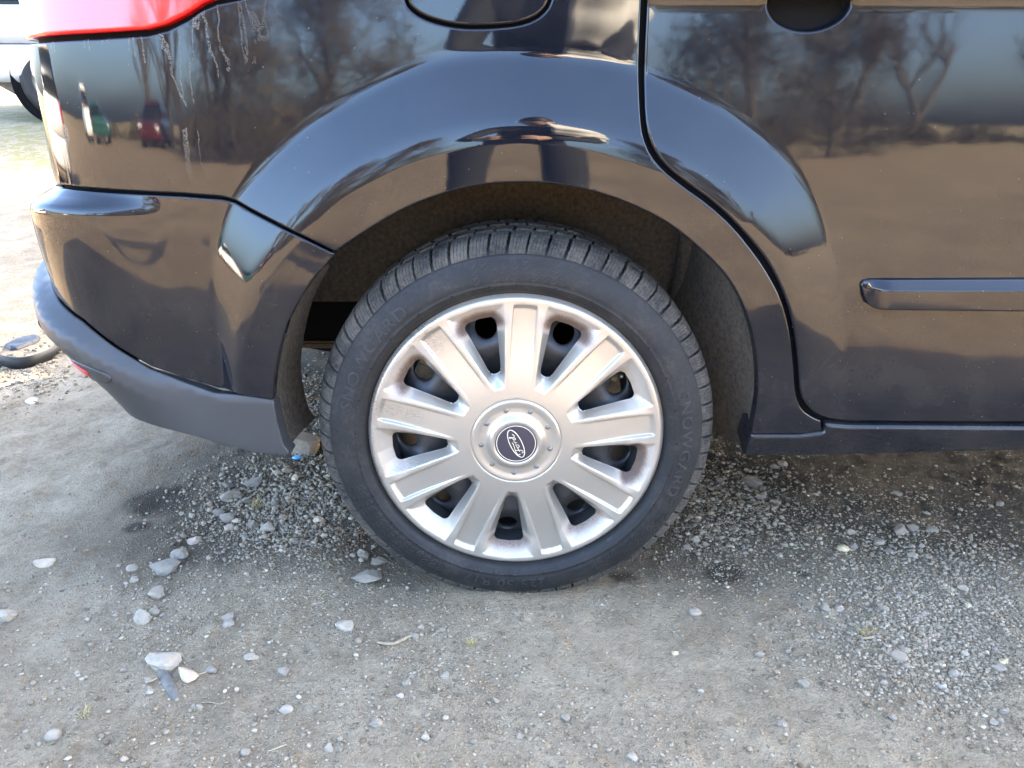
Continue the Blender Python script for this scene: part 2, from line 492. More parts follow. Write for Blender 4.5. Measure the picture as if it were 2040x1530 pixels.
def panel(name, poly, kind, mat, parent, step=0.012, fillet=0.003, depth=0.018, extra=0.0, holes=(), addpts=None, bstep=0.006, dfun=None):
    """a pressed panel: outline in (s, z), wrapped on the body surface, with rounded edges and a return flange"""
    loops = [resample(poly, bstep)]+[resample(h, bstep) for h in holes]
    pts = []; edges = []; outd = []; dist = []
    for li, lp in enumerate(loops):
        area = 0.5*np.sum(lp[:, 0]*np.roll(lp[:, 1], -1)-np.roll(lp[:, 0], -1)*lp[:, 1])
        tan = np.roll(lp, -1, 0)-np.roll(lp, 1, 0)
        tan /= np.linalg.norm(tan, axis=1, keepdims=True)+1e-12
        out = np.stack([tan[:, 1], -tan[:, 0]], 1)*(1 if area > 0 else -1)
        if li > 0: out = -out
        k0 = len(pts)
        for p, o in zip(lp, out): pts.append(p); outd.append(o); dist.append(0.0)
        edges += [(k0+i, k0+(i+1) % len(lp)) for i in range(len(lp))]
    nb = len(pts)
    allb = loops
    def keep(q):
        m = inside(loops[0], q)
        for h in loops[1:]: m &= ~inside(h, q)
        return m
    def dmin(q):
        d = np.full(len(q), 1e9); nr = np.zeros((len(q), 2))
        for lp in loops:
            dd, nn = dist_poly(lp, q); m = dd < d; d[m] = dd[m]; nr[m] = nn[m]
        return d, nr
    B = np.array(pts[:nb]); O = np.array(outd[:nb])
    for f in (0.12, 0.4, 0.75, 1.05):
        q = B-O*fillet*f
        m = keep(q); d, nr = dmin(q)
        m &= d > fillet*f*0.8
        for p, o in zip(q[m], O[m]): pts.append(p); outd.append(o); dist.append(fillet*f)
    lo = loops[0].min(0); hi = loops[0].max(0)
    gx, gz = np.meshgrid(np.arange(lo[0], hi[0], step), np.arange(lo[1], hi[1], step))
    q = np.stack([gx.ravel(), gz.ravel()], 1)
    q[:, 0] += (np.round((q[:, 1]-lo[1])/step).astype(int) % 2)*step*0.5
    if addpts is not None: q = np.concatenate([q, np.array(addpts)])
    m = keep(q); q = q[m]; d, nr = dmin(q); q = q[d > max(fillet*1.6, bstep*0.6)]
    for p in q: pts.append(p); outd.append(np.zeros(2)); dist.append(1.0)
    vv, ee, ff, ov, oe, of = delaunay_2d_cdt([Vector(p) for p in pts], edges, [], 0, 1e-7)
    V2 = np.array([[v.x, v.y] for v in vv])
    src = [o[0] if len(o) else -1 for o in ov]
    F = np.array([f[:3] for f in ff])
    cen = V2[F].mean(1)
    F = F[keep(cen)]
    s, z = V2[:, 0], V2[:, 1]
    P = body_P(s, z, kind, extra); Nn, ta, tb = body_N(s, z, kind)
    if dfun is not None:
        e0 = dfun(s, z); P = P+Nn*e0[:, None]
        h = 0.0008
        gs = (dfun(s+h, z)-dfun(s-h, z))/(2*h); gz_ = (dfun(s, z+h)-dfun(s, z-h))/(2*h)
        Nn = Nn-ta*gs[:, None]-tb*gz_[:, None]; Nn /= np.linalg.norm(Nn, axis=1, keepdims=True)
    dd = np.array([dist[i] if i >= 0 else 1.0 for i in src]); oo = np.array([outd[i] if i >= 0 else (0, 0) for i in src])
    k = np.clip((fillet-dd)/fillet, 0, 1)
    drop = fillet*(1-np.sqrt(np.clip(1-k*k, 0, 1)))
    o3 = ta*oo[:, :1]+tb*oo[:, 1:2]; o3 /= np.linalg.norm(o3, axis=1, keepdims=True)+1e-12
    N0 = Nn.copy()
    P = P-N0*drop[:, None]
    Nn = Nn*np.sqrt(np.clip(1-k*k, 0, 1))[:, None]+o3*k[:, None]
    V = [tuple(p) for p in P]; NN = [tuple(n) for n in Nn]
    # orientation: outward
    a, b, c = P[F[0, 0]], P[F[0, 1]], P[F[0, 2]]
    F = F.tolist()
    if np.dot(np.cross(b-a, c-a), N0[F[0][0]]) < 0: F = [f[::-1] for f in F]
    # return flange
    inv = {}
    for i, sidx in enumerate(src):
        if 0 <= sidx < nb: inv[sidx] = i
    fl = {}
    for sidx, i in inv.items():
        fl[sidx] = len(V); V.append(tuple(P[i]-N0[i]*depth)); NN.append(tuple(o3[i]))
    for (e0, e1) in edges:
        if e0 in inv and e1 in inv:
            q4 = [inv[e0], inv[e1], fl[e1], fl[e0]]
            aa, bb, cc = (np.array(V[q4[0]]), np.array(V[q4[1]]), np.array(V[q4[2]]))
            if np.dot(np.cross(bb-aa, cc-aa), o3[inv[e0]]) < 0: q4 = q4[::-1]
            F.append(q4)
    return mesh_obj(name, V, F, mat, parent, True, NN)

car = empty('black_car', (0, 0, 0))
tag(car, 'black car with a dusty silver wheel cover, seen close from its rear side', 'car')

# --- outlines
S_DOOR_F = 1.02
gapL_px = [(1278,0),(1273,100),(1273,167),(1276,233),(1281,273),(1297,311),(1323,341),(1360,371),(1410,406),(1460,451),(1507,510),(1533,550),(1557,597),(1570,643),(1578,693),(1582,743),(1585,787),(1597,817),(1620,833),(1636,839)]
gapR_px = [(1289,0),(1284,100),(1283,150),(1285,233),(1293,277),(1310,311),(1333,338),(1360,359),(1427,407),(1477,457),(1522,510),(1546,550),(1566,597),(1579,643),(1587,693),(1592,743),(1595,787),(1607,810),(1627,827),(1660,838),(1710,841),(2040,842)]
BELT = 1.02
lensedge_px = [(48,90),(100,83),(200,77),(293,71),(333,61),(373,41),(407,19),(433,8),(483,-2)]
gl = smooth_open(poly_sz(gapL_px, 'side'), 1)
gr = smooth_open(poly_sz(gapR_px, 'side'), 1)
lip_main = poly_sz(lip_px[10:30], 'side')
lip_bump = poly_sz(lip_px[3:10], 'side')
lip_low = poly_sz(lip_px[0:4], 'side')
lens_sz = poly_sz(lensedge_px, 'side')
flap_px = [(803,-15),(806,0),(813,17),(840,37),(880,50),(920,57),(973,57),(1030,52),(1067,40),(1090,20),(1099,0),(1102,-15)]
flap_bot = smooth_open(poly_sz(flap_px, 'side'), 1)
fz = flap_bot[0][1]
flap_poly = flap_bot+[(flap_bot[-1][0], fz+0.05), (flap_bot[-1][0]-0.03, fz+0.10), (flap_bot[0][0]+0.03, fz+0.10), (flap_bot[0][0], fz+0.05)]
S_REAR = seam_sz[0][0]-0.10
def inset(poly, d):
    lp = np.array(poly); area = 0.5*np.sum(lp[:, 0]*np.roll(lp[:, 1], -1)-np.roll(lp[:, 0], -1)*lp[:, 1])
    tan = np.roll(lp, -1, 0)-np.roll(lp, 1, 0); tan /= np.linalg.norm(tan, axis=1, keepdims=True)+1e-12
    out = np.stack([tan[:, 1], -tan[:, 0]], 1)*(1 if area > 0 else -1)
    return [tuple(p) for p in lp-out*d]

qp = []
qp += [(p[0], p[1]+0.0018) for p in seam_sz]                      # along the bumper seam, left to right
qp += smooth_open(lip_main, 1)
qp += poly_sz([(1497,865),(1593,865),(1638,860)], 'side')
qp += gl[::-1]
qp += [(gl[0][0]+0.004, BELT), (lens_sz[-1][0], BELT)]
qp += lens_sz[::-1]
qp += [(S_REAR, lens_sz[0][1]), (S_REAR, seam_sz[0][1]+0.0018)]
panel('quarter_panel', qp, 'side', M['paint'], car, holes=[flap_poly], fillet=0.003, addpts=crease_pts)
panel('fuel_flap', inset(flap_poly, 0.0035), 'side', M['paint'], car, fillet=0.004, extra=-0.0005)

door = []
door += gr
zb = gr[-1][1]
door += [(S_DOOR_F, zb), (S_DOOR_F, BELT), (gr[0][0]+0.004, BELT)]
cup_poly = [(CUP[0]+CUP[2]*math.cos(a), CUP[1]+CUP[3]*math.sin(a)) for a in np.linspace(0, 2*math.pi, 72, endpoint=False)]
rear_door = panel('rear_door', door, 'door', M['paint'], car, fillet=0.004, addpts=crease_pts, holes=[cup_poly])
V = []; F = []
for k in range(13):
    rho = 1.0-k/12*0.999
    for a in np.linspace(0, 2*math.pi, 72, endpoint=False):
        V.append(body_P(CUP[0]+CUP[2]*rho*math.cos(a), CUP[1]+CUP[3]*rho*math.sin(a), 'door', -0.0035-0.026*math.sqrt(max(0, 1-rho**2))))
for k in range(12):
    for i in range(72): F.append((k*72+i, k*72+(i+1) % 72, (k+1)*72+(i+1) % 72, (k+1)*72+i))
mesh_obj('handle_cup', V, F, M['paint'], rear_door)

# rub strip on the door
rs_px = [(1712,566),(1718,557),(1735,554),(2040,553)]
rb_px = [(2040,615),(1760,612),(1735,610),(1724,604),(1716,588)]
rt = poly_sz(rs_px, 'door'); rb = poly_sz(rb_px, 'door')
strip = rt+[(S_DOOR_F-0.02, rt[-1][1]), (S_DOOR_F-0.02, rb[0][1])]+rb
ztop = rt[-1][1]; zbot = rb[0][1]; zmid = ztop-(ztop-zbot)*0.33; s_l = rt[0][0]
def strip_d(s, z):
    up = np.clip((ztop-z)/(ztop-zmid), 0, 1)
    dn = np.clip((zmid-z)/(zmid-zbot), 0, 1)
    return (0.004+0.013*up-0.002*dn)*sstep(-0.004, 0.045, s-s_l)**0.6+0.003
panel('rub_strip', strip, 'door', M['paint'], rear_door, step=0.006, fillet=0.0025, depth=0.02, bstep=0.004, dfun=strip_d)

# sill
sill = poly_sz([(1497,868),(1593,868),(1642,863),(1646,846),(1693,850),(2040,853)], 'sill')
s_end = 3.05
sill += [(s_end, sill[-1][1]), (s_end, 0.245)]
sb = poly_sz([(2040,899),(1727,907),(1593,910),(1482,911),(1488,890)], 'sill')
sill += sb
panel('sill', sill, 'sill', M['paint'], car, fillet=0.007, depth=0.05)

# bumper, painted
S_SPLIT = px_sz(107, 560, 'bumper')[0]
bp_ = [(p[0], p[1]-0.0018) for p in seam_sz]
bp_ += [(p[0], p[1]) for p in lip_bump[::-1][0:]]
bp_ += [(p[0], p[1]) for p in low_sz[::-1]]
zl, zs = low_sz[0][1], seam_sz[0][1]
bp_ += [(S_SPLIT-0.02, zl), (S_SPLIT-0.02, zs-0.0018)]
bumper = panel('bumper', bp_, 'bumper', M['paint'], car, fillet=0.0025, step=0.008, addpts=crease_pts)
panel('bumper_middle', [(S_SPLIT-0.0235, zl), (S_SPLIT-0.0235, zs-0.002), (-1.95, zs-0.002), (-1.95, zl)], 'bumper', M['paint'], bumper, fillet=0.0025, step=0.015)

# lower bumper of grey plastic
lw = [(p[0], p[1]-0.003) for p in low_sz]
lw = low_ext+lw+lip_low[::-1][1:]
bot = poly_sz([(560,908),(500,900),(400,873),(300,846)], 'lower')
b0 = bot[-1]
lw += bot+[(b0[0]-0.08, b0[1]+0.012), (b0[0]-0.16, b0[1]+0.030), (b0[0]-0.28, b0[1]+0.045), (-1.95, b0[1]+0.05)]
lower = panel('lower_bumper', lw, 'lower', M['plastic'], bumper, fillet=0.0022, step=0.010, depth=0.03)

# rear reflector and parking sensor on the plastic
def disc_on(name, c, rx, rz, kind, mat, parent, extra, n=28, rot=0.0):
    pl = []
    for a in np.linspace(0, 2*math.pi, n, endpoint=False):
        dx, dz = rx*math.cos(a), rz*math.sin(a)
        pl.append((c[0]+dx*math.cos(rot)-dz*math.sin(rot), c[1]+dx*math.sin(rot)+dz*math.cos(rot)))
    return panel(name, pl, kind, mat, parent, step=0.006, fillet=0.002, depth=0.01, extra=extra, bstep=0.003)
rc = px_sz(156, 742, 'lower')
disc_on('reflector_frame', rc, 0.075, 0.020, 'lower', M['plastic'], lower, 0.002)
disc_on('reflector', (rc[0]-0.02, rc[1]), 0.050, 0.013, 'lower', M['reflector'], lower, 0.005)
sc_ = px_sz(95, 655, 'lower')
disc_on('sensor_ring', sc_, 0.016, 0.016, 'lower', M['gap'], lower, 0.0015)
disc_on('parking_sensor', sc_, 0.013, 0.013, 'lower', M['plastic'], lower, 0.003)

# tail light above the quarter panel, with its dark seal
tl = [(p[0], p[1]+0.0075) for p in lens_sz]
tl = [(S_REAR-0.06, tl[0][1])]+tl+[(lens_sz[-1][0], BELT+0.16), (S_REAR-0.06, BELT+0.16)]
light = panel('tail_light', tl, 'side', M['lens'], car, fillet=0.005, extra=0.003)
s_clear = px_sz(62, 60, 'side')[0]
z0 = px_sz(110, 76, 'side')[1]
panel('reversing_lens', [(S_REAR-0.05, z0+0.004), (s_clear-0.02, z0+0.004), (s_clear+0.02, BELT+0.1), (S_REAR-0.05, BELT+0.1)], 'side', M['clear_lens'], light, fillet=0.003, depth=0.004, extra=0.0042, step=0.015)
st = [px_sz(30, 12), px_sz(54, 8), px_sz(60, 40), px_sz(38, 44)]
M['sticker'] = simple('sticker', (0.62, 0.52, 0.46), 0.5)
stk = panel('lens_sticker', [tuple(p) for p in st], 'side', M['sticker'], light, fillet=0.001, depth=0.002, extra=0.0052, step=0.01)
for k in range(4):
    f0 = 0.18+0.2*k; f1 = f0+0.07
    L0, R0_, R1_, L1 = np.array(st[0]), np.array(st[1]), np.array(st[2]), np.array(st[3])
    g = lambda a, b: tuple((L0*(1-b)+L1*b)*(1-a)+(R0_*(1-b)+R1_*b)*a)
    panel('sticker_line', [g(0.15, f0), g(0.85 if k % 2 else 0.65, f0), g(0.85 if k % 2 else 0.65, f1), g(0.15, f1)], 'side', M['gap'], light, fillet=0.0004, depth=0.001, extra=0.0058, step=0.01)

# black sheet behind the shut lines, standing in for the shade in the gaps
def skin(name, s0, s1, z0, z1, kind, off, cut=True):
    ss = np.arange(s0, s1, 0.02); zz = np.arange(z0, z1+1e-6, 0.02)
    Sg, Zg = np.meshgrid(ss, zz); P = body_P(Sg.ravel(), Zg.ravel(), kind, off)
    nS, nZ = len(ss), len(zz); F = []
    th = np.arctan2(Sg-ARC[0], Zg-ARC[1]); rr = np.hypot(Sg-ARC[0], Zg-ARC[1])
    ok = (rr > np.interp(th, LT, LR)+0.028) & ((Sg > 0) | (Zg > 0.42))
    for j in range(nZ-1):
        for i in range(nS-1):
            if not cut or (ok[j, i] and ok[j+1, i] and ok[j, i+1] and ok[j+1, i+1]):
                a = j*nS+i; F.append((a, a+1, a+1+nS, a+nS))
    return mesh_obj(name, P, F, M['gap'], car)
skin('gap_shade_skin', -1.10, 1.2, 0.27, 1.14, 'side', -0.013)
# ------------------------------------------------------------------ the wheel
HUBZ = 0.306
def rubber_mat(name, tread):
    m, N, L, b = mat_new(name)
    tc = N.new('ShaderNodeTexCoord')
    n1 = noise_node(N, L, tc.outputs['Object'], 14.0, 7, 0.65)
    n2 = noise_node(N, L, tc.outputs['Object'], 160.0, 4, 0.6)
    geo = N.new('ShaderNodeNewGeometry')
    f = math_node(N, L, 'ADD', math_node(N, L, 'MULTIPLY', n1.outputs['Fac'], 0.65), math_node(N, L, 'MULTIPLY', n2.outputs['Fac'], 0.35))
    if tread:
        r = ramp(N, [(0.38, (0.016, 0.015, 0.014)), (0.62, (0.085, 0.071, 0.055))])
    else:
        r = ramp(N, [(0.36, (0.012, 0.0115, 0.011)), (0.52, (0.018, 0.0165, 0.015)), (0.72, (0.042, 0.035, 0.028))])
    L.new(f, r.inputs['Fac']); L.new(r.outputs['Color'], b.inputs['Base Color'])
    b.inputs['Roughness'].default_value = 0.85 if tread else 0.62
    b.inputs['Specular IOR Level'].default_value = 0.22
    bp = N.new('ShaderNodeBump'); bp.inputs['Strength'].default_value = 0.35; bp.inputs['Distance'].default_value = 0.0008
    n3 = noise_node(N, L, tc.outputs['Object'], 420.0, 3)
    L.new(n3.outputs['Fac'], bp.inputs['Height']); L.new(bp.outputs['Normal'], b.inputs['Normal'])
    return m
M['worn_rubber'] = simple('worn_rubber', (0.029, 0.026, 0.023), 0.7, spec=0.25, noise=0.4, nscale=60)
M['rubber'] = rubber_mat('tyre_rubber', False)
M['tread'] = rubber_mat('tread_rubber', True)

def cover_mat():
    m, N, L, b = mat_new('silver_cover_paint')
    tc = N.new('ShaderNodeTexCoord'); ob = tc.outputs['Object']
    at = N.new('ShaderNodeAttribute'); at.attribute_name = 'soot'
    ch = N.new('ShaderNodeAttribute'); ch.attribute_name = 'scuff'
    sp = noise_node(N, L, ob, 900.0, 3, 0.7)
    lo = noise_node(N, L, ob, 120.0, 3, 0.6)
    f = math_node(N, L, 'ADD', at.outputs['Fac'], math_node(N, L, 'MULTIPLY', math_node(N, L, 'SUBTRACT', sp.outputs['Fac'], 0.5), 1.5))
    soot = N.new('ShaderNodeMapRange'); soot.inputs['From Min'].default_value = 0.42; soot.inputs['From Max'].default_value = 0.85
    L.new(f, soot.inputs['Value'])
    sm = math_node(N, L, 'MULTIPLY', soot.outputs['Result'], math_node(N, L, 'GREATER_THAN', at.outputs['Fac'], 0.03))
    soft = math_node(N, L, 'MULTIPLY', at.outputs['Fac'], math_node(N, L, 'ADD', 0.45, lo.outputs['Fac']), True)
    film = noise_node(N, L, ob, 20.0, 6, 0.6)
    base = mixc(N, L, math_node(N, L, 'MULTIPLY', film.outputs['Fac'], 0.35), (0.44, 0.392, 0.330), (0.385, 0.328, 0.258))
    c = mixc(N, L, math_node(N, L, 'MULTIPLY', soft, 0.95, True), base, (0.19, 0.085, 0.032))
    c = mixc(N, L, math_node(N, L, 'MULTIPLY', sm, 0.85, True), c, (0.07, 0.045, 0.035))
    # scuffs and kerb rash
    st = N.new('ShaderNodeMapping'); st.inputs['Scale'].default_value = (90, 90, 420); st.inputs['Rotation'].default_value = (0, R(35), 0)
    L.new(ob, st.inputs['Vector'])
    sn = noise_node(N, L, st.outputs['Vector'], 1.0, 4, 0.7)
    sc = math_node(N, L, 'MULTIPLY', math_node(N, L, 'LESS_THAN', math_node(N, L, 'ABSOLUTE', math_node(N, L, 'SUBTRACT', sn.outputs['Fac'], 0.5)), 0.035), ch.outputs['Fac'])
    c = mixc(N, L, math_node(N, L, 'MULTIPLY', sc, 0.8, True), c, (0.16, 0.13, 0.11))
    L.new(c, b.inputs['Base Color'])
    met = math_node(N, L, 'SUBTRACT', 0.72, math_node(N, L, 'ADD', math_node(N, L, 'MULTIPLY', soft, 1.6), sm), True)
    L.new(met, b.inputs['Metallic'])
    L.new(math_node(N, L, 'ADD', 0.36, math_node(N, L, 'MULTIPLY', soft, 0.4), True), b.inputs['Roughness'])
    fl = noise_node(N, L, ob, 2500.0, 1)
    bp = N.new('ShaderNodeBump'); bp.inputs['Strength'].default_value = 0.08; bp.inputs['Distance'].default_value = 0.0004
    L.new(fl.outputs['Fac'], bp.inputs['Height']); L.new(bp.outputs['Normal'], b.inputs['Normal'])
    return m
M['cover'] = cover_mat()

wheel = bpy.data.objects.new('wheel', None); link(wheel, car); wheel.location = (0, 0, HUBZ); wheel.empty_display_size = 0.1

# tyre: revolved profile (radius, depth)
prof = [(0.215, 0.034), (0.232, 0.028), (0.2400, 0.0215), (0.2435, 0.0155), (0.2462, 0.0100), (0.2495, 0.0058), (0.2530, 0.0034), (0.2565, 0.0022), (0.2580, 0.0010), (0.2592, 0.0010),(0.2605, 0.0022), (0.264, 0.0008), (0.270, 0.0010), (0.278, 0.0026), (0.286, 0.0052), (0.2935, 0.0088), (0.2985, 0.0118), (0.3000, 0.0120), (0.3012, 0.0136), (0.3030, 0.0160),
        (0.307, 0.0200), (0.3115, 0.0260), (0.3155, 0.0340), (0.3185, 0.0450), (0.3200, 0.0650), (0.3205, 0.1125), (0.3195, 0.165), (0.315, 0.198), (0.30, 0.212), (0.27, 0.224), (0.24, 0.222), (0.205, 0.205)]
def lathe(name, prof, n, mat, parent, flat_bottom=None):
    V = []; F = []
    k = len(prof)
    for i in range(n):
        a = 2*math.pi*i/n
        for (r, y) in prof:
            V.append((r*math.sin(a), y, r*math.cos(a)))
    for i in range(n):
        for j in range(k-1):
            a0 = i*k+j; b0 = ((i+1) % n)*k+j
            F.append((a0, a0+1, b0+1, b0))
    return mesh_obj(name, V, F, mat, parent)
tyre = lathe('tyre', prof, 220, M['rubber'], wheel)
pr = np.array(prof)
def side_y(r):
    return np.interp(r, pr[:20, 0], pr[:20, 1])

# tread lamellae: shoulder row and two inner rows, every block cut into thin zig-zag slices
V = []; F = []
def outer_prof(t):
    """t 0..1 from the shoulder edge over the crown, returns radius, depth"""
    P = [(0.3040, 0.0145), (0.3100, 0.0185), (0.3165, 0.0240), (0.3220, 0.0310), (0.3258, 0.0400), (0.3280, 0.0540), (0.3290, 0.0720), (0.3296, 0.1125), (0.3290, 0.155), (0.3270, 0.186), (0.318, 0.204)]
    pr_ = np.array(P); d = np.concatenate([[0], np.cumsum(np.hypot(*np.diff(pr_, axis=0).T))]); d /= d[-1]
    return np.interp(t, d, pr_[:, 0]), np.interp(t, d, pr_[:, 1])
NB = 66
rr_ = random.Random(5)
for row, (t0, t1, nt, ns, sweep, shift) in enumerate([(0.0, 0.30, 12, 5, 0.022, 0.0), (0.315, 0.50, 8, 4, 0.012, 0.4), (0.52, 0.70, 6, 3, -0.012, 0.1), (0.72, 1.0, 8, 3, -0.02, 0.6)]):
    for bidx in range(NB):
        pw = (1+0.16*math.sin(bidx*1.9))                      # pitch variation
        c0 = 2*math.pi*(bidx+shift)/NB
        wid = 2*math.pi/NB*0.86*pw**0.4
        for sidx in range(ns):
            u0 = -wid/2+wid*sidx/ns+0.0004; u1 = -wid/2+wid*(sidx+1)/ns-0.0010
            base = len(V)
            h = 0.0004*rr_.random()
            for q in range(nt+1):
                t = t0+(t1-t0)*q/nt
                r, y = outer_prof(t)
                zz = 0.0016*(1 if q % 2 else -1)*(0.6 if q < 2 else 1)
                cc = c0+sweep*math.sin((t-t0)/(t1-t0)*1.6)
                e = 0.0 if (0 < q < nt) else -0.004
                for (u, rad) in ((u0, r-0.009), (u0, r+h+e), (u1, r+h+e), (u1, r-0.009)):
                    a = cc+u+zz*(1 if rad > 0 else 0)
                    V.append((rad*math.sin(a), y+(0.0 if rad > r-0.005 else 0.004), rad*math.cos(a)))
            for q in range(nt):
                a = base+q*4
                for j in range(3): F.append((a+j, a+j+1, a+j+5, a+j+4))
            F.append((base, base+1, base+2, base+3)); e_ = base+nt*4; F.append((e_+3, e_+2, e_+1, e_))
tread = mesh_obj('tread', V, F, M['tread'], wheel, smooth=False)
tag(tread, kind='stuff')

# raised lettering on the sidewall
def text_mesh(txt, size, shear=0.0, spacing=1.0):
    cu = bpy.data.curves.new('tmp', 'FONT'); cu.body = txt; cu.size = size; cu.shear = shear; cu.space_character = spacing
    cu.resolution_u = 3; cu.align_x = 'CENTER'; cu.align_y = 'CENTER'
    o = bpy.data.objects.new('tmp', cu); COL.objects.link(o)
    dg = bpy.context.evaluated_depsgraph_get()
    me = bpy.data.meshes.new_from_object(o.evaluated_get(dg))
    vs = np.array([v.co[:2] for v in me.vertices]); fs = [tuple(p.vertices) for p in me.polygons]
    bpy.data.objects.remove(o); bpy.data.curves.remove(cu); bpy.data.meshes.remove(me)
    return vs, fs
def side_text(name, txt, size, ang, rad, height=0.0006, stretch=1.0, spacing=1.05, mat=None):
    vs, fs = text_mesh(txt, size, 0.0, spacing)
    a = R(ang)+vs[:, 0]*stretch/rad; r = rad+vs[:, 1]
    y = side_y(r)
    n = len(vs)
    top = np.stack([r*np.sin(a), y-height, r*np.cos(a)], 1); bt = np.stack([r*np.sin(a), y+0.002, r*np.cos(a)], 1)
    V = np.concatenate([top, bt]); cnt = {}
    for f in fs:
        for i in range(len(f)):
            e = (f[i], f[(i+1) % len(f)]); cnt[e] = 1
    F = [f[::-1] for f in fs]
    F += [(e[0], e[1], e[1]+n, e[0]+n) for e in cnt if (e[1], e[0]) not in cnt]
    return mesh_obj(name, V, F, mat or M['worn_rubber'], wheel, smooth=False)
side_text('size_marking', '225/50 R17', 0.026, 184, 0.2755, 0.0013, 1.15)
side_text('rotation_marking', 'ROTATION \u25B7' if False else 'ROTATION', 0.0125, 188.5, 0.2530, 0.0011, 1.2)
side_text('load_marking', '94V', 0.012, 170, 0.2530, 0.0008)
side_text('tyre_name', 'SNOWGARD', 0.026, 92, 0.2755, 0.0012, 1.15, 1.15)
side_text('tyre_name', 'SNOWGARD', 0.026, -58, 0.2755, 0.0010, 1.2, 1.15)
side_text('safety_marking', 'SAFETY WARNING', 0.0055, -6, 0.2530, 0.0008, 1.3)
for k in range(3):
    side_text('safety_small_print', 'SERIOUS INJURY MAY RESULT FROM TIRE FAILURE', 0.0036, 14+k*1.5, 0.2550-k*0.0042, 0.0006, 1.2)
side_text('wear_marking', 'TUBELESS RADIAL', 0.006, -50, 0.2530, 0.0008, 1.5)
side_text('approval_marking', 'E11 0228439', 0.0055, 166, 0.2530, 0.0008, 1.2)
# wedge of the rotation mark
def side_patch(name, quad, height=0.0006):
    V = []; F = []
    n = len(quad)
    for (ang, r) in quad: a = R(ang); V.append((r*math.sin(a), float(side_y(r))-height, r*math.cos(a)))
    for (ang, r) in quad: a = R(ang); V.append((r*math.sin(a), float(side_y(r))+0.002, r*math.cos(a)))
    F.append(tuple(range(n))[::-1])
    for i in range(n): F.append((i, (i+1) % n, (i+1) % n+n, i+n))
    return V, F
for (q) in ([(201.5, 0.2465), (204.3, 0.2530), (203.3, 0.2530), (200.5, 0.2465)], [(204.3, 0.2530), (201.5, 0.2590), (200.5, 0.2590), (203.3, 0.2530)]):
    v_, f_ = side_patch('x', q)
    mesh_obj('rotation_wedge', v_, f_, M['worn_rubber'], wheel, smooth=False)
# L-shaped wear marks
for a0 in (-77, 138):
    for q in ([(a0, 0.2465), (a0+0.7, 0.2465), (a0+0.7, 0.259), (a0, 0.259)], [(a0+0.7, 0.2465), (a0+3, 0.2465), (a0+3, 0.2490), (a0+0.7, 0.2490)]):
        v_, f_ = side_patch('x', q); mesh_obj('wear_mark', v_, f_, M['worn_rubber'], wheel, smooth=False)
# net of moulded ribs on the lower and upper sidewall
V = []; F = []
def rib(a0, r0, a1, r1, w=0.0011, h=0.0007):
    n = 6
    for i in range(n):
        t0, t1 = i/n, (i+1)/n
        q = []
        for t in (t0, t1):
            a = a0+(a1-a0)*t; r = r0+(r1-r0)*t
            q.append((a, r))
        (aa, ra), (ab, rb_) = q
        dx, dy = R(ab-aa)*ra, rb_-ra; l = math.hypot(dx, dy); nx, ny = -dy/l*w/2, dx/l*w/2
        qq = [(aa+math.degrees(nx/ra), ra+ny), (ab+math.degrees(nx/ra), rb_+ny), (ab-math.degrees(nx/ra), rb_-ny), (aa-math.degrees(nx/ra), ra-ny)]
        v_, f_ = side_patch('x', qq, h); b0 = len(V)
        V.extend(v_); F.extend([tuple(i_+b0 for i_ in f) for f in f_])
for (c, half) in ((130, 21), (228, 24), (3, 17)):
    for j in range(4):
        r = 0.266+0.0085*j
        a = c-half
        while a < c+half:
            rib(a, r, a+2.0, r, 0.0011, 0.0010); 
            rib(a+0.6, r-0.004, a+2.4, r+0.005, 0.0011, 0.0010)
            a += 3.1
ribs = mesh_obj('sidewall_ribs', V, F, M['worn_rubber'], wheel, smooth=False); tag(ribs, kind='stuff')
# dimples of the mould vents
V = []; F = []
for a in range(0, 360, 13):
    for (r, w_) in ((0.2588, 0.0012),):
        q = [(a+math.degrees(w_/r*math.cos(b)), r+w_*math.sin(b)) for b in np.linspace(0, 2*math.pi, 6, endpoint=False)]
        v_, f_ = side_patch('x', q, 0.0012); b0 = len(V); V.extend(v_); F.extend([tuple(i_+b0 for i_ in f) for f in f_])
tag(mesh_obj('vent_stubs', V, F, M['gap'], wheel, smooth=False), kind='stuff')

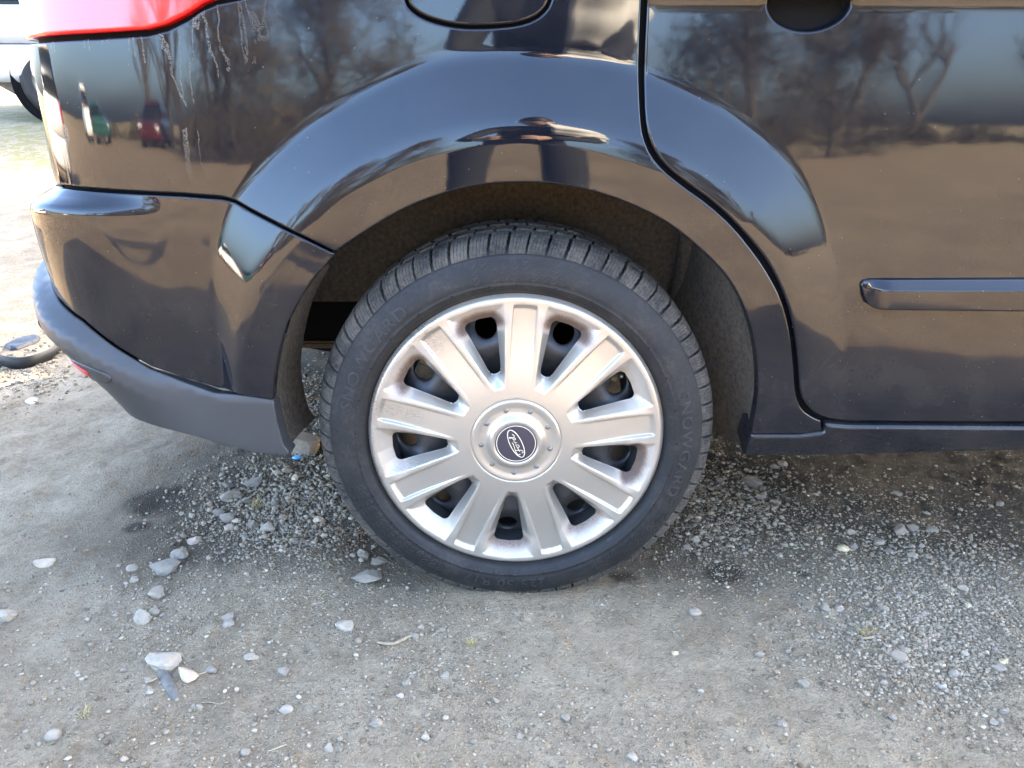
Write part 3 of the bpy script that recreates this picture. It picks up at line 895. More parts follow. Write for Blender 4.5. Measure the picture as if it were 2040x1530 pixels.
# --- wheel cover: nine pockets, nine grooved spokes
TH0 = -16.4
RC = 0.2315
def sd_round(a, b, pts, rad):
    """signed distance to a polygon (symmetric outline given in a,b) rounded by rad; negative inside"""
    P = np.stack([a.ravel(), b.ravel()], 1)
    poly = np.array(pts)
    d, _ = dist_poly(poly, P); ins = inside(poly, P)
    return (np.where(ins, -d, d)-rad).reshape(a.shape)
OPEN = [(0.1175, -0.0012), (0.1175, 0.0012), (0.1875, 0.0158), (0.1892, 0.0), (0.1875, -0.0158)]
OPEN_R = 0.0086
POCK = [(0.094, -0.0060), (0.094, 0.0060), (0.190, 0.0350), (0.2125, 0.0405), (0.2170, 0.0), (0.2125, -0.0405), (0.190, -0.0350)]
POCK_R = 0.0045
def cover_h(X, Z):
    r = np.hypot(X, Z); th = np.degrees(np.arctan2(X, Z))
    ph = (th-TH0+20) % 40-20
    a = r*np.cos(np.radians(ph)); b = r*np.sin(np.radians(ph))
    do = np.clip(sd_round(a, b, OPEN, OPEN_R), 0, None)
    dp = np.clip(-sd_round(a, b, POCK, POCK_R), 0, None)
    t = dp/(dp+do+1e-9)
    tt = np.clip(t, 0, 1)
    tt = np.where(tt < 0.12, tt*tt/0.24, tt-0.06)/0.94
    h = -0.020*tt
    ps = (th-TH0-20+20) % 40-20
    a2 = r*np.cos(np.radians(ps)); b2 = np.abs(r*np.sin(np.radians(ps)))
    wch = 0.0175-0.02*np.clip(0.16-a2, 0, 1)*0.0
    ch = sstep(0.0012, -0.0012, b2-wch)*sstep(0.085, 0.20, a2)*sstep(0.2190, 0.2105, a2+5*b2**2)
    h = h-0.0055*ch
    shelf = sstep(0.0075, 0.0, np.abs(b2-wch-0.004))
    h = h+0.0008*shelf*sstep(0.09, 0.16, a2)*sstep(0.214, 0.20, a2)
    # overall dome, rolled edge, hub disc
    h = h+0.010*(1-sstep(0.03, 0.20, r))
    h = h-0.008*np.clip((r-0.2235)/0.008, 0, 1)**2
    g = np.exp(-((r-0.0700)/0.0009)**2); h = h-0.0016*g
    h = h+0.0011*sstep(0.0700, 0.0675, r)
    h = h-0.0025*sstep(0.067, 0.055, r)*sstep(0.040, 0.050, r)
    h = h+0.0062*sstep(0.0465, 0.0375, r)
    h = h-0.0012*sstep(0.0345, 0.0335, r)
    return h, do, r, th, a
step = 0.0030
g = np.arange(-RC, RC+step, step)
GX, GZ = np.meshgrid(g, g); GX = GX+((np.round((GZ+RC)/step).astype(int)) % 2)*step*0.5
cpts = [np.stack([GX.ravel(), GZ.ravel()], 1)]
for r in (0.0325, 0.0332, 0.0338, 0.0344, 0.0352, 0.037, 0.039, 0.041, 0.043, 0.045, 0.047, 0.066, 0.067, 0.068, 0.0687, 0.0692, 0.0697, 0.07, 0.0703, 0.0708, 0.0713, 0.072, 0.222, 0.2245, 0.227, 0.229, 0.2305):
    n = int(2*math.pi*r/0.0026); t = np.linspace(0, 2*math.pi, n, endpoint=False)
    cpts.append(np.stack([r*np.sin(t), r*np.cos(t)], 1))
loops = []
n = 520; t = np.linspace(0, 2*math.pi, n, endpoint=False); loops.append(np.stack([RC*np.sin(t), RC*np.cos(t)], 1))
# opening outline as the zero of the rounded polygon, traced by rays from its middle
oc = 0.160
outl = []
for t in np.linspace(0, 2*math.pi, 84, endpoint=False):
    lo_, hi_ = 0.0, 0.06
    for _ in range(30):
        md = (lo_+hi_)/2
        d = sd_round(np.array([oc+md*math.cos(t)]), np.array([md*math.sin(t)]), OPEN, OPEN_R)[0]
        if d < 0: lo_ = md
        else: hi_ = md
    outl.append((oc+lo_*math.cos(t), lo_*math.sin(t)))
outl = resample(outl, 0.0025)
lines = []
for k in range(9):
    c, s_ = math.cos(R(TH0+40*k)), math.sin(R(TH0+40*k))
    loops.append(np.stack([outl[:, 0]*s_+outl[:, 1]*c, outl[:, 0]*c-outl[:, 1]*s_], 1))
    for o in (0.0006, 0.0015):
        dd = outl-np.array([oc, 0]); dd /= np.linalg.norm(dd, axis=1, keepdims=True)
        oo = outl+dd*o; lines.append(np.stack([oo[:, 0]*s_+oo[:, 1]*c, oo[:, 0]*c-oo[:, 1]*s_], 1))
    pk = resample([(p[0]+(0 if abs(p[0]-0.15) < 0.02 else 0), p[1]) for p in POCK], 0.0028)
    for o in (0.0012, 0.0030, 0.0045, 0.0058):
        cen = np.array([0.16, 0.0]); dd = pk-cen
        tan = np.roll(pk, -1, 0)-np.roll(pk, 1, 0); tan /= np.linalg.norm(tan, axis=1, keepdims=True)+1e-12
        nr = np.stack([tan[:, 1], -tan[:, 0]], 1); nr *= np.sign(np.sum(nr*dd, 1, keepdims=True))
        oo = pk+nr*o; lines.append(np.stack([oo[:, 0]*s_+oo[:, 1]*c, oo[:, 0]*c-oo[:, 1]*s_], 1))
    c, s_ = math.cos(R(TH0+20+40*k)), math.sin(R(TH0+20+40*k))
    aa = np.arange(0.085, 0.215, 0.0028)
    for bb in (0.0155, 0.0163, 0.017, 0.0175, 0.018, 0.0187, 0.0195):
        for sg in (-1, 1): lines.append(np.stack([aa*s_+sg*bb*c, aa*c-sg*bb*s_], 1))
allp = np.concatenate([np.concatenate(loops)]+lines+cpts)
nb = sum(len(l) for l in loops)
rad = np.hypot(allp[:, 0], allp[:, 1])
kp = rad < RC-0.0012
th_ = np.degrees(np.arctan2(allp[:, 0], allp[:, 1])); ph_ = (th_-TH0+20) % 40-20
sdv = sd_round(rad*np.cos(np.radians(ph_)), rad*np.sin(np.radians(ph_)), OPEN, OPEN_R)
kp &= sdv > 0.0004
kp[:nb] = True
allp = allp[kp]
edges = []; k0 = 0
for l in loops:
    edges += [(k0+i, k0+(i+1) % len(l)) for i in range(len(l))]; k0 += len(l)
vv, ee, ff, ov, oe, of = delaunay_2d_cdt([Vector(p) for p in allp], edges, [], 0, 1e-6)
V2 = np.array([[v.x, v.y] for v in vv]); F = np.array([f[:3] for f in ff])
cen = V2[F].mean(1); rad = np.hypot(cen[:, 0], cen[:, 1]); th_ = np.degrees(np.arctan2(cen[:, 0], cen[:, 1])); ph_ = (th_-TH0+20) % 40-20
sdv = sd_round(rad*np.cos(np.radians(ph_)), rad*np.sin(np.radians(ph_)), OPEN, OPEN_R)
F = F[(rad < RC) & (sdv > -0.0001)]
h, do, r, th, a = cover_h(V2[:, 0], V2[:, 1])
e = 0.0006
hx = (cover_h(V2[:, 0]+e, V2[:, 1])[0]-cover_h(V2[:, 0]-e, V2[:, 1])[0])/(2*e)
hz = (cover_h(V2[:, 0], V2[:, 1]+e)[0]-cover_h(V2[:, 0], V2[:, 1]-e)[0])/(2*e)
Nn = np.stack([-hx, -np.ones_like(hx), -hz], 1); Nn /= np.linalg.norm(Nn, axis=1, keepdims=True)
YC = 0.0085
P = np.stack([V2[:, 0], YC-h, V2[:, 1]], 1)
a_, b_, c_ = P[F[0]]
F = F.tolist()
F = [f if np.cross(P[f[1]]-P[f[0]], P[f[2]]-P[f[0]])[1] < 0 else f[::-1] for f in F]
V = list(map(tuple, P)); NN = list(map(tuple, Nn)); 
soot_amp = [1.0, 0.95, 0.35, 0.30, 0.95, 0.75, 0.75, 0.30, 0.25]     # by pocket, clockwise from the one left of the top... set below
kk = np.round((th-TH0)/40).astype(int) % 9
amp = np.array([0.95, 1.0, 0.32, 1.05, 0.62, 0.66, 0.22, 0.34, 0.85])[kk]
soot = 1.15*amp*np.exp(-(do/0.0165)**2)*sstep(0.168, 0.190, a)*(r > 0.15)
scuff = sstep(0.219, 0.229, r)*np.exp(-((((th+70+180) % 360)-180)/45.0)**2)
scuff = scuff+0.7*np.exp(-(((th+38)/5.0)**2))*sstep(0.17, 0.20, r)+0.6*np.exp(-(((th+76)/4.0)**2))*sstep(0.13, 0.16, r)+0.5*np.exp(-(((th+106)/4.0)**2))*sstep(0.14, 0.16, r)
# thickness at the openings and the rim
lipF = []
bd = {}
for f in F:
    for i in range(3):
        e_ = (f[i], f[(i+1) % 3]); bd[e_] = 1
bde = [e_ for e_ in bd if (e_[1], e_[0]) not in bd and math.hypot(P[e_[0]][0], P[e_[0]][2]) > 0.225]
mp = {}
n0 = len(V)
for e_ in bde:
    for v in e_:
        if v not in mp:
            mp[v] = len(V); V.append((P[v][0], P[v][1]+0.006, P[v][2])); NN.append(NN[v])
F += [(e_[1], e_[0], mp[e_[0]], mp[e_[1]]) for e_ in bde]
cover = mesh_obj('wheel_cover', V, F, M['cover'], wheel, True, None)
ext = len(V)-n0
fattr(cover, 'soot', np.concatenate([soot, np.zeros(ext)]))
fattr(cover, 'scuff', np.concatenate([np.clip(scuff, 0, 1), np.zeros(ext)]))
cover.data.normals_split_custom_set_from_vertices(NN)

# nuts, badge
def dome(name, c, rad_, hgt, mat, parent, n=18):
    V = [(c[0], c[1]-hgt, c[2])]; F = []
    rings = [(0.35, 0.97), (0.62, 0.82), (0.80, 0.62), (0.86, 0.25), (1.0, 0.18), (1.1, -0.3)]
    for (f, hh) in rings:
        for i in range(n):
            a = 2*math.pi*i/n; V.append((c[0]+rad_*f*math.sin(a), c[1]-hgt*hh, c[2]+rad_*f*math.cos(a)))
    for i in range(n): F.append((0, 1+i, 1+(i+1) % n))
    for k in range(len(rings)-1):
        for i in range(n):
            a = 1+k*n+i; b = 1+k*n+(i+1) % n; F.append((a, a+n, b+n, b))
    return mesh_obj(name, V, F, mat, parent)
for k in range(9):
    a = R(TH0+40*k); rr2 = 0.0545
    hh = float(cover_h(np.array([rr2*math.sin(a)]), np.array([rr2*math.cos(a)]))[0][0])
    dome('nut', (rr2*math.sin(a), YC-hh+0.0002, rr2*math.cos(a)), 0.0040, 0.0032, M['nut'], wheel)
M['badge'] = simple('badge_dark', (0.040, 0.030, 0.036), 0.3)
M['badge_line'] = simple('badge_line', (0.62, 0.50, 0.34), 0.35)
hb = float(cover_h(np.array([0.0]), np.array([0.0]))[0][0])
yb = YC-hb
def disc(name, rad_, y0, mat, parent, n=64, bulge=0.0008, under=0.004):
    V = [(0, y0-bulge, 0)]; F = []
    rs = [0.4, 0.75, 0.95, 1.0, 1.0]; ys = [bulge*0.84, bulge*0.44, bulge*0.1, 0.0, -under]
    for f, yy in zip(rs, ys):
        for i in range(n): a = 2*math.pi*i/n; V.append((rad_*f*math.sin(a), y0-yy, rad_*f*math.cos(a)))
    for i in range(n): F.append((0, 1+i, 1+(i+1) % n))
    for k in range(4):
        for i in range(n): a = 1+k*n+i; b = 1+k*n+(i+1) % n; F.append((a, a+n, b+n, b))
    return mesh_obj(name, V, F, mat, parent)
disc('badge', 0.0325, yb-0.0004, M['badge'], wheel)
def ring_band(name, rad_, w_, y0, mat, parent, n=72):
    return lathe(name, [(rad_-w_/2, y0+0.0006), (rad_-w_/2*0.6, y0), (rad_+w_/2*0.6, y0), (rad_+w_/2, y0+0.0006)], n, mat, parent)
ring_band('badge_ring', 0.0300, 0.0013, yb-0.0008, M['badge_line'], wheel)
def stroke(name, pts, w_, y0, mat, parent, closed=False, rot=0.0, sc=1.0):
    """flat raised line following points (x along the baseline, z up)"""
    P = np.array(pts, float)*sc
    if not closed: P = np.array(smooth_open(P, 2))
    n = len(P)
    t = (np.roll(P, -1, 0)-np.roll(P, 1, 0)) if closed else np.gradient(P, axis=0)
    t /= np.linalg.norm(t, axis=1, keepdims=True)+1e-12
    nr = np.stack([-t[:, 1], t[:, 0]], 1)*w_/2
    c, s = math.cos(rot), math.sin(rot)
    V = []
    for q, yy in ((P+nr, 0.0005), (P+nr*0.7, 0.0), (P-nr*0.7, 0.0), (P-nr, 0.0005)):
        for p in q: V.append((p[0]*c-p[1]*s, y0+yy, p[0]*s+p[1]*c))
    F = []
    m_ = n if closed else n-1
    for k in range(3):
        for i in range(m_):
            j = (i+1) % n; F.append((k*n+i, k*n+j, (k+1)*n+j, (k+1)*n+i))
    return mesh_obj(name, V, F, mat, parent)
RB = R(114)
el = [(0.0250*math.cos(t), 0.0092*math.sin(t)) for t in np.linspace(0, 2*math.pi, 60, endpoint=False)]
stroke('badge_oval', el, 0.0013, yb-0.0014, M['badge_line'], wheel, True, RB)
script = [
    [(-17, 1), (-18.5, 4), (-16, 6.5), (-10, 6.8), (-3, 5.2), (1.5, 4.6), (4, 5.6)],          # top bar of the F
    [(-9.5, 6), (-10.5, 2), (-12, -3), (-15, -5.6), (-17.5, -4.2), (-16, -2.2)],              # its stem
    [(-13.5, 0.4), (-10, 0.9), (-6.5, 0.6)],                                                     # its cross bar
    [(-3.5, 1.6), (-6.3, 0.6), (-6.6, -2.6), (-4.2, -3.6), (-2.0, -1.6), (-2.4, 1.2), (-3.5, 1.6), (0.0, 0.6)],   # o
    [(1.2, 1.6), (1.8, -1.4), (1.2, -3.4), (2.2, 0.2), (4.2, 1.8), (5.8, 1.2)],                 # r
    [(10.4, 0.8), (7.8, 1.4), (6.0, -1.4), (7.4, -3.5), (9.8, -1.8), (13.4, 5.6), (12.2, 6.8), (11.0, 4.0), (10.6, -2.8), (12.6, -3.6), (16, -1.2)],  # d
]
for ln in script:
    stroke('badge_letter', [(p[0]*0.00108, p[1]*0.00088) for p in ln], 0.00105, yb-0.0014, M['badge_line'], wheel, False, RB)

for ch in wheel.children:
    if ch.name.split('.')[0] in ('wheel_cover', 'nut', 'badge', 'badge_ring', 'badge_oval', 'badge_letter'):
        ch.scale = (1.038, 1.0, 1.038)
# black steel wheel behind the cover, with round holes
hole_r, hole_c = 0.0180, 0.183
t = np.linspace(0, 2*math.pi, 120, endpoint=False)
lps = [np.stack([0.205*np.sin(t), 0.205*np.cos(t)], 1)]
t2 = np.linspace(0, 2*math.pi, 32, endpoint=False)
for k in range(9):
    a = R(TH0+40*k+1.0); cx, cz = hole_c*math.sin(a), hole_c*math.cos(a)
    lps.append(np.stack([cx+hole_r*np.sin(t2), cz+hole_r*np.cos(t2)], 1))
pts = np.concatenate(lps+[np.stack([rr3*np.sin(t), rr3*np.cos(t)], 1) for rr3 in (0.06, 0.10, 0.13, 0.148)])
edges = []; k0 = 0
for l in lps: edges += [(k0+i, k0+(i+1) % len(l)) for i in range(len(l))]; k0 += len(l)
vv, ee, ff, ov, oe, of = delaunay_2d_cdt([Vector(p) for p in pts], edges, [], 0, 1e-7)
V2 = np.array([[v.x, v.y] for v in vv]); F = np.array([f[:3] for f in ff]); cen = V2[F].mean(1)
kpf = np.hypot(*cen.T) < 0.2049
for l in lps[1:]: kpf &= ~inside(l, cen)
F = F[kpf]
def disc_y(r): return np.interp(r, [0, 0.06, 0.10, 0.148, 0.165, 0.195, 0.205], [0.050, 0.050, 0.058, 0.040, 0.040, 0.055, 0.062])
V = [(p[0], float(disc_y(np.hypot(*p))), p[1]) for p in V2]; n0 = len(V)
V = V+[(v[0]*0.995, v[1]+0.012, v[2]*0.995) for v in V]
F = F.tolist(); bd = {}
for f in F:
    for i in range(3): bd[(f[i], f[(i+1) % 3])] = 1
F += [(e_[1], e_[0], e_[0]+n0, e_[1]+n0) for e_ in bd if (e_[1], e_[0]) not in bd]
mesh_obj('steel_rim', V, F, M['steel'], wheel)
lathe('rim_barrel', [(0.226, 0.017), (0.216, 0.022), (0.206, 0.045), (0.200, 0.09), (0.190, 0.15), (0.205, 0.205)], 96, M['steel'], wheel)
lathe('brake_drum', [(0.0, 0.105), (0.13, 0.105), (0.142, 0.115), (0.142, 0.17), (0.0, 0.17)], 64, M['gap'], wheel)
dome('valve_cap', (0.196*math.sin(R(60)), 0.045, 0.196*math.cos(R(60))), 0.0045, 0.010, M['nut'], wheel, 12)

# ------------------------------------------------------------------ wheel housing
lipsz = smooth_open(poly_sz(lip_px, 'side'), 1)
def housing():
    L_ = [(p[0], p[1]) for p in lipsz]
    L_ = [(p[0]+0.0, p[1]) for p in L_]
    V = []; F = []
    depths = [0.012, 0.018, 0.030, 0.06, 0.10, 0.15, 0.20, 0.26, 0.32, 0.37]
    n = len(L_)
    for dpt in depths:
        for i, (s, z) in enumerate(L_):
            P0 = body_P(s, z, 'side'); th = math.atan2(s-ARC[0], z-ARC[1])
            grow = 1.012+0.02*min(1, dpt/0.05)
            if th > 0.6: rid = 0.010*math.sin(dpt*150)*min(1, (th-0.6)/0.5)*min(1, dpt/0.03)
            else: rid = 0.003*math.sin(dpt*60+th*3)
            k = grow+rid
            zz = ARC[1]+(z-ARC[1])*k
            xx = ARC[0]+(P0[0]-ARC[0])*k
            if th > 0.9 and dpt > 0.05: xx -= 0.10*min(1, (dpt-0.05)/0.2)*min(1, (th-0.9)/0.4)
            if th < -0.9 and dpt > 0.05: xx += 0.04*min(1, (dpt-0.05)/0.25)
            V.append((xx, P0[1]+dpt, zz))
    for k in range(len(depths)-1):
        for i in range(n-1):
            th0 = math.atan2(L_[i][0]-ARC[0], L_[i][1]-ARC[1])
            if th0 < -0.95 and depths[k+1] > 0.16: continue
            a = k*n+i; F.append((a, a+1, a+1+n, a+n))
    o = mesh_obj('wheel_arch_liner', V, F, M['liner'], car)
    return o
housing()
# inner wheelhouse wall, spring, trailing arm and underbody
def box(name, lo, hi, mat, parent, bev=0.006):
    bm = bmesh.new(); bmesh.ops.create_cube(bm, size=1)
    for v in bm.verts:
        for i in range(3): v.co[i] = lo[i]+(hi[i]-lo[i])*(v.co[i]+0.5)
    if bev > 0: bmesh.ops.bevel(bm, geom=list(bm.edges), offset=bev, segments=2, affect='EDGES')
    return bm_obj(name, bm, mat, parent, smooth=False)
box('inner_wing_shade', (-0.56, 0.385, 0.352), (0.56, 0.41, 0.440), M['gap'], car)  # lower wall coloured black in place of the deep shade behind the wheel
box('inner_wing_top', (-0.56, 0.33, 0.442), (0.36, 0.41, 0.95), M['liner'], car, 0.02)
box('inner_wing_front_shade', (0.362, 0.36, 0.442), (0.56, 0.41, 0.95), M['gap'], car)  # front of the same wall, its shade likewise put into the colour
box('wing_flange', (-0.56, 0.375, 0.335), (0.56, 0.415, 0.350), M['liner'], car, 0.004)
box('underbody', (-0.62, 0.42, 0.34), (3.2, 1.40, 0.42), M['gap'], car)
box('axle_beam', (-0.10, 0.30, 0.24), (0.06, 1.55, 0.33), M['steel'], car, 0.02)
box('sun_leak_block', (-0.76, 0.70, 0.24), (-0.36, 1.66, 0.46), M['gap'], car, 0.03)  # unseen box added to stop sunlight leaking through under the tail
def tube(name, pts, rad_, mat, parent, n=10):
    P = np.array(pts, float); V = []; F = []
    for i, p in enumerate(P):
        t = P[min(i+1, len(P)-1)]-P[max(i-1, 0)]; t /= np.linalg.norm(t)+1e-12
        up = np.array([0, 0, 1.0]) if abs(t[2]) < 0.9 else np.array([1.0, 0, 0])
        a = np.cross(t, up); a /= np.linalg.norm(a); b = np.cross(t, a)
        rr4 = rad_[i] if hasattr(rad_, '__len__') else rad_
        for k in range(n):
            an = 2*math.pi*k/n; V.append(p+rr4*(a*math.cos(an)+b*math.sin(an)))
    for i in range(len(P)-1):
        for k in range(n):
            F.append((i*n+k, i*n+(k+1) % n, (i+1)*n+(k+1) % n, (i+1)*n+k))
    F.append(tuple(range(n))[::-1]); F.append(tuple((len(P)-1)*n+k for k in range(n)))
    return mesh_obj(name, V, F, mat, parent)
tube('damper', [(0.30, 0.30, 0.26), (0.33, 0.30, 0.55), (0.33, 0.30, 0.80)], 0.028, M['liner'], car)
tube('exhaust_pipe', [(0.9, 0.75, 0.30), (0.1, 0.72, 0.31), (-0.5, 0.70, 0.30)], 0.03, M['liner'], car)
dome('liner_clip', (-0.085, 0.03, 0.0), 0.008, 0.004, M['seal'], car, 12).location = (0, 0.0, 0.716)
# ------------------------------------------------------------------ ground sheet
def ground_mat():
    m, N, L, b = mat_new('dusty_ground')
    geo = N.new('ShaderNodeNewGeometry'); pos = geo.outputs['Position']
    n1 = noise_node(N, L, pos, 1.6, 6, 0.6); n2 = noise_node(N, L, pos, 11.0, 8, 0.68); n3 = noise_node(N, L, pos, 95.0, 6, 0.7); n4 = noise_node(N, L, pos, 520.0, 3, 0.7)
    f = math_node(N, L, 'ADD', math_node(N, L, 'MULTIPLY', n1.outputs['Fac'], 0.30), math_node(N, L, 'MULTIPLY', n2.outputs['Fac'], 0.30))
    f = math_node(N, L, 'ADD', f, math_node(N, L, 'MULTIPLY', n3.outputs['Fac'], 0.27))
    f = math_node(N, L, 'ADD', f, math_node(N, L, 'MULTIPLY', n4.outputs['Fac'], 0.13))
    r = ramp(N, [(0.36, (0.156, 0.108, 0.064)), (0.46, (0.282, 0.203, 0.126)), (0.53, (0.374, 0.276, 0.176)), (0.64, (0.515, 0.395, 0.262))])
    L.new(f, r.inputs['Fac'])
    c = r.outputs['Color']
    # ground colour darkened under and beside the car, oily stains
    at = N.new('ShaderNodeAttribute'); at.attribute_name = 'dark_mask'
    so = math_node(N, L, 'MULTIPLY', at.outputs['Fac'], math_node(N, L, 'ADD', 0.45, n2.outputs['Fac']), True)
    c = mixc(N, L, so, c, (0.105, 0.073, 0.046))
    au = N.new('ShaderNodeAttribute'); au.attribute_name = 'stain'
    ss = N.new('ShaderNodeMapRange'); ss.inputs['From Min'].default_value = 0.22; ss.inputs['From Max'].default_value = 0.48
    L.new(math_node(N, L, 'ADD', math_node(N, L, 'MULTIPLY', au.outputs['Fac'], 0.9), math_node(N, L, 'MULTIPLY', math_node(N, L, 'SUBTRACT', n3.outputs['Fac'], 0.5), 0.5)), ss.inputs['Value'])
    c = mixc(N, L, math_node(N, L, 'MULTIPLY', ss.outputs['Result'], 0.92, True), c, (0.062, 0.043, 0.028))
    # grass and weeds tint far off
    ag = N.new('ShaderNodeAttribute'); ag.attribute_name = 'weed'
    wm = math_node(N, L, 'MULTIPLY', ag.outputs['Fac'], math_node(N, L, 'GREATER_THAN', n2.outputs['Fac'], 0.50))
    c = mixc(N, L, math_node(N, L, 'MULTIPLY', wm, 0.7, True), c, (0.20, 0.18, 0.05))
    L.new(c, b.inputs['Base Color'])
    b.inputs['Roughness'].default_value = 0.95
    b.inputs['Specular IOR Level'].default_value = 0.15
    v = N.new('ShaderNodeTexVoronoi'); v.inputs['Scale'].default_value = 240; L.new(pos, v.inputs['Vector'])
    h = math_node(N, L, 'ADD', math_node(N, L, 'MULTIPLY', n3.outputs['Fac'], 1.0), math_node(N, L, 'MULTIPLY', n4.outputs['Fac'], 0.45))
    h = math_node(N, L, 'SUBTRACT', h, math_node(N, L, 'MULTIPLY', v.outputs['Distance'], 0.35))
    bp = N.new('ShaderNodeBump'); bp.inputs['Strength'].default_value = 1.0; bp.inputs['Distance'].default_value = 0.013
    L.new(h, bp.inputs['Height']); L.new(bp.outputs['Normal'], b.inputs['Normal'])
    return m
M['ground'] = ground_mat()

def axis(lo, hi, fine, far):
    core = np.arange(lo, hi+1e-9, fine); out = []; d = fine; p = hi
    while p < far: d *= 1.12; p += d; out.append(p)
    inn = []; d = fine; p = lo
    while p > -far: d *= 1.12; p -= d; inn.append(p)
    return np.concatenate([inn[::-1], core, out])
gx = axis(-1.7, 1.35, 0.0085, 420); gy = axis(-0.85, 1.6, 0.0085, 420)
GX, GY = np.meshgrid(gx, gy)
GZ = ground_z(GX, GY)
# fine crust relief near the camera
crust = 0.0062*np.clip(fbm(GX*26, GY*26, 3)-0.15, 0, 1)+0.0010*fbm(GX*70, GY*70, 2)
GZ = GZ+crust*np.exp(-(np.hypot(GX, GY)/2.5)**4)
nx, ny = len(gx), len(gy)
idx = np.arange(nx*ny).reshape(ny, nx)
F = np.stack([idx[:-1, :-1], idx[:-1, 1:], idx[1:, 1:], idx[1:, :-1]], -1).reshape(-1, 4)
P = np.stack([GX.ravel(), GY.ravel(), GZ.ravel()], 1)
me = bpy.data.meshes.new('ground')
me.vertices.add(len(P)); me.vertices.foreach_set('co', P.astype(np.float32).ravel())
me.loops.add(F.size); me.loops.foreach_set('vertex_index', F.astype(np.int32).ravel())
me.polygons.add(len(F)); me.polygons.foreach_set('loop_start', np.arange(0, F.size, 4, dtype=np.int32)); me.polygons.foreach_set('loop_total', np.full(len(F), 4, dtype=np.int32))
me.update(); me.validate()
me.materials.append(M['ground'])
me.polygons.foreach_set('use_smooth', [True]*len(F))
ground = link(bpy.data.objects.new('ground', me)); tag(ground, kind='structure')
x, y = P[:, 0], P[:, 1]
def blob(u, v, ru, rv):
    """soft ellipse on the ground, centre and half-sizes given where it lies in the yard"""
    c = pix_ground(u, v); e1 = pix_ground(u+ru, v); e2 = pix_ground(u, v-rv)
    a = abs(e1[0]-c[0]); b2 = abs(e2[1]-c[1])
    return np.exp(-(((x-c[0])/a)**2+((y-c[1])/b2)**2))
wob = 1+0.35*fbm(x*8, y*8, 3)
dark_mask = 1.0*np.clip(sstep(-0.05, 0.18, y+0.05*fbm(x*5, y*5, 3))*sstep(-1.05, -0.6, x), 0, 1)*sstep(2.4, 1.6, y)
dark_mask = np.maximum(dark_mask, blob(600, 1000, 130, 90)*wob*0.9)
dark_mask = np.maximum(dark_mask, blob(1450, 1010, 130, 95)*wob*0.9)
dark_mask = np.maximum(dark_mask, blob(1700, 960, 260, 70)*0.8)
dark_mask = np.maximum(dark_mask, blob(560, 1090, 150, 50)*wob*0.55)
fattr(ground, 'dark_mask', np.clip(dark_mask, 0, 1))
stain = np.maximum.reduce([blob(322, 1000, 62, 30), blob(273, 1052, 32, 14)*0.75, blob(1443, 1143, 42, 22)*0.95, blob(1240, 1150, 40, 16)*0.6, blob(1596, 1143, 30, 12)*0.55, blob(700, 950, 60, 60)*0.5])
fattr(ground, 'stain', np.clip(stain, 0, 1))
weed = sstep(3.8, 4.6, y)*sstep(-1.0, -2.0, x)+sstep(14, 26, -y)*0.9
fattr(ground, 'weed', np.clip(weed, 0, 1))
def gz(px_, py_):
    """height of the finished ground"""
    z = float(ground_z(px_, py_)); 
    return z+(0.0062*max(0.0, min(1.0, float(fbm(np.array(px_*26.0), np.array(py_*26.0), 3))-0.15)))*math.exp(-(math.hypot(px_, py_)/2.5)**4)

# ------------------------------------------------------------------ stones
def stone_mat():
    m, N, L, b = mat_new('stone')
    at = N.new('ShaderNodeAttribute'); at.attribute_type = 'OBJECT'; at.attribute_name = 'tone'
    tc = N.new('ShaderNodeTexCoord'); geo = N.new('ShaderNodeNewGeometry')
    n1 = noise_node(N, L, geo.outputs['Position'], 120.0, 6, 0.65); n2 = noise_node(N, L, geo.outputs['Position'], 800.0, 3, 0.6)
    f = math_node(N, L, 'ADD', math_node(N, L, 'MULTIPLY', n1.outputs['Fac'], 0.7), math_node(N, L, 'MULTIPLY', n2.outputs['Fac'], 0.3))
    mr = N.new('ShaderNodeMapRange'); mr.inputs['From Min'].default_value = 0.3; mr.inputs['From Max'].default_value = 0.7; mr.inputs['To Min'].default_value = 0.62; mr.inputs['To Max'].default_value = 1.22
    L.new(f, mr.inputs['Value'])
    sc = N.new('ShaderNodeVectorMath'); sc.operation = 'SCALE'
    L.new(at.outputs['Color'], sc.inputs[0]); L.new(mr.outputs['Result'], sc.inputs['Scale'])
    # settled dust on upward faces
    sx = N.new('ShaderNodeSeparateXYZ'); L.new(geo.outputs['Normal'], sx.inputs['Vector'])
    du = N.new('ShaderNodeMapRange'); du.inputs['From Min'].default_value = 0.4; du.inputs['From Max'].default_value = 1.0; du.inputs['To Max'].default_value = 0.35
    L.new(sx.outputs['Z'], du.inputs['Value'])
    L.new(mixc(N, L, du.outputs['Result'], sc.outputs['Vector'], (0.27, 0.205, 0.14)), b.inputs['Base Color'])
    b.inputs['Roughness'].default_value = 0.88; b.inputs['Specular IOR Level'].default_value = 0.25
    bp = N.new('ShaderNodeBump'); bp.inputs['Strength'].default_value = 0.5; bp.inputs['Distance'].default_value = 0.0015
    L.new(f, bp.inputs['Height']); L.new(bp.outputs['Normal'], b.inputs['Normal'])
    return m
M['stone'] = stone_mat()
def gravel_mat():
    m, N, L, b = mat_new('gravel')
    at = N.new('ShaderNodeAttribute'); at.attribute_name = 'tint'
    r = ramp(N, [(0.0, (0.118, 0.085, 0.053)), (0.35, (0.195, 0.147, 0.097)), (0.7, (0.29, 0.224, 0.153)), (0.93, (0.36, 0.285, 0.20)), (1.0, (0.42, 0.34, 0.245))])
    L.new(at.outputs['Fac'], r.inputs['Fac']); L.new(r.outputs['Color'], b.inputs['Base Color'])
    b.inputs['Roughness'].default_value = 0.9; b.inputs['Specular IOR Level'].default_value = 0.2
    return m
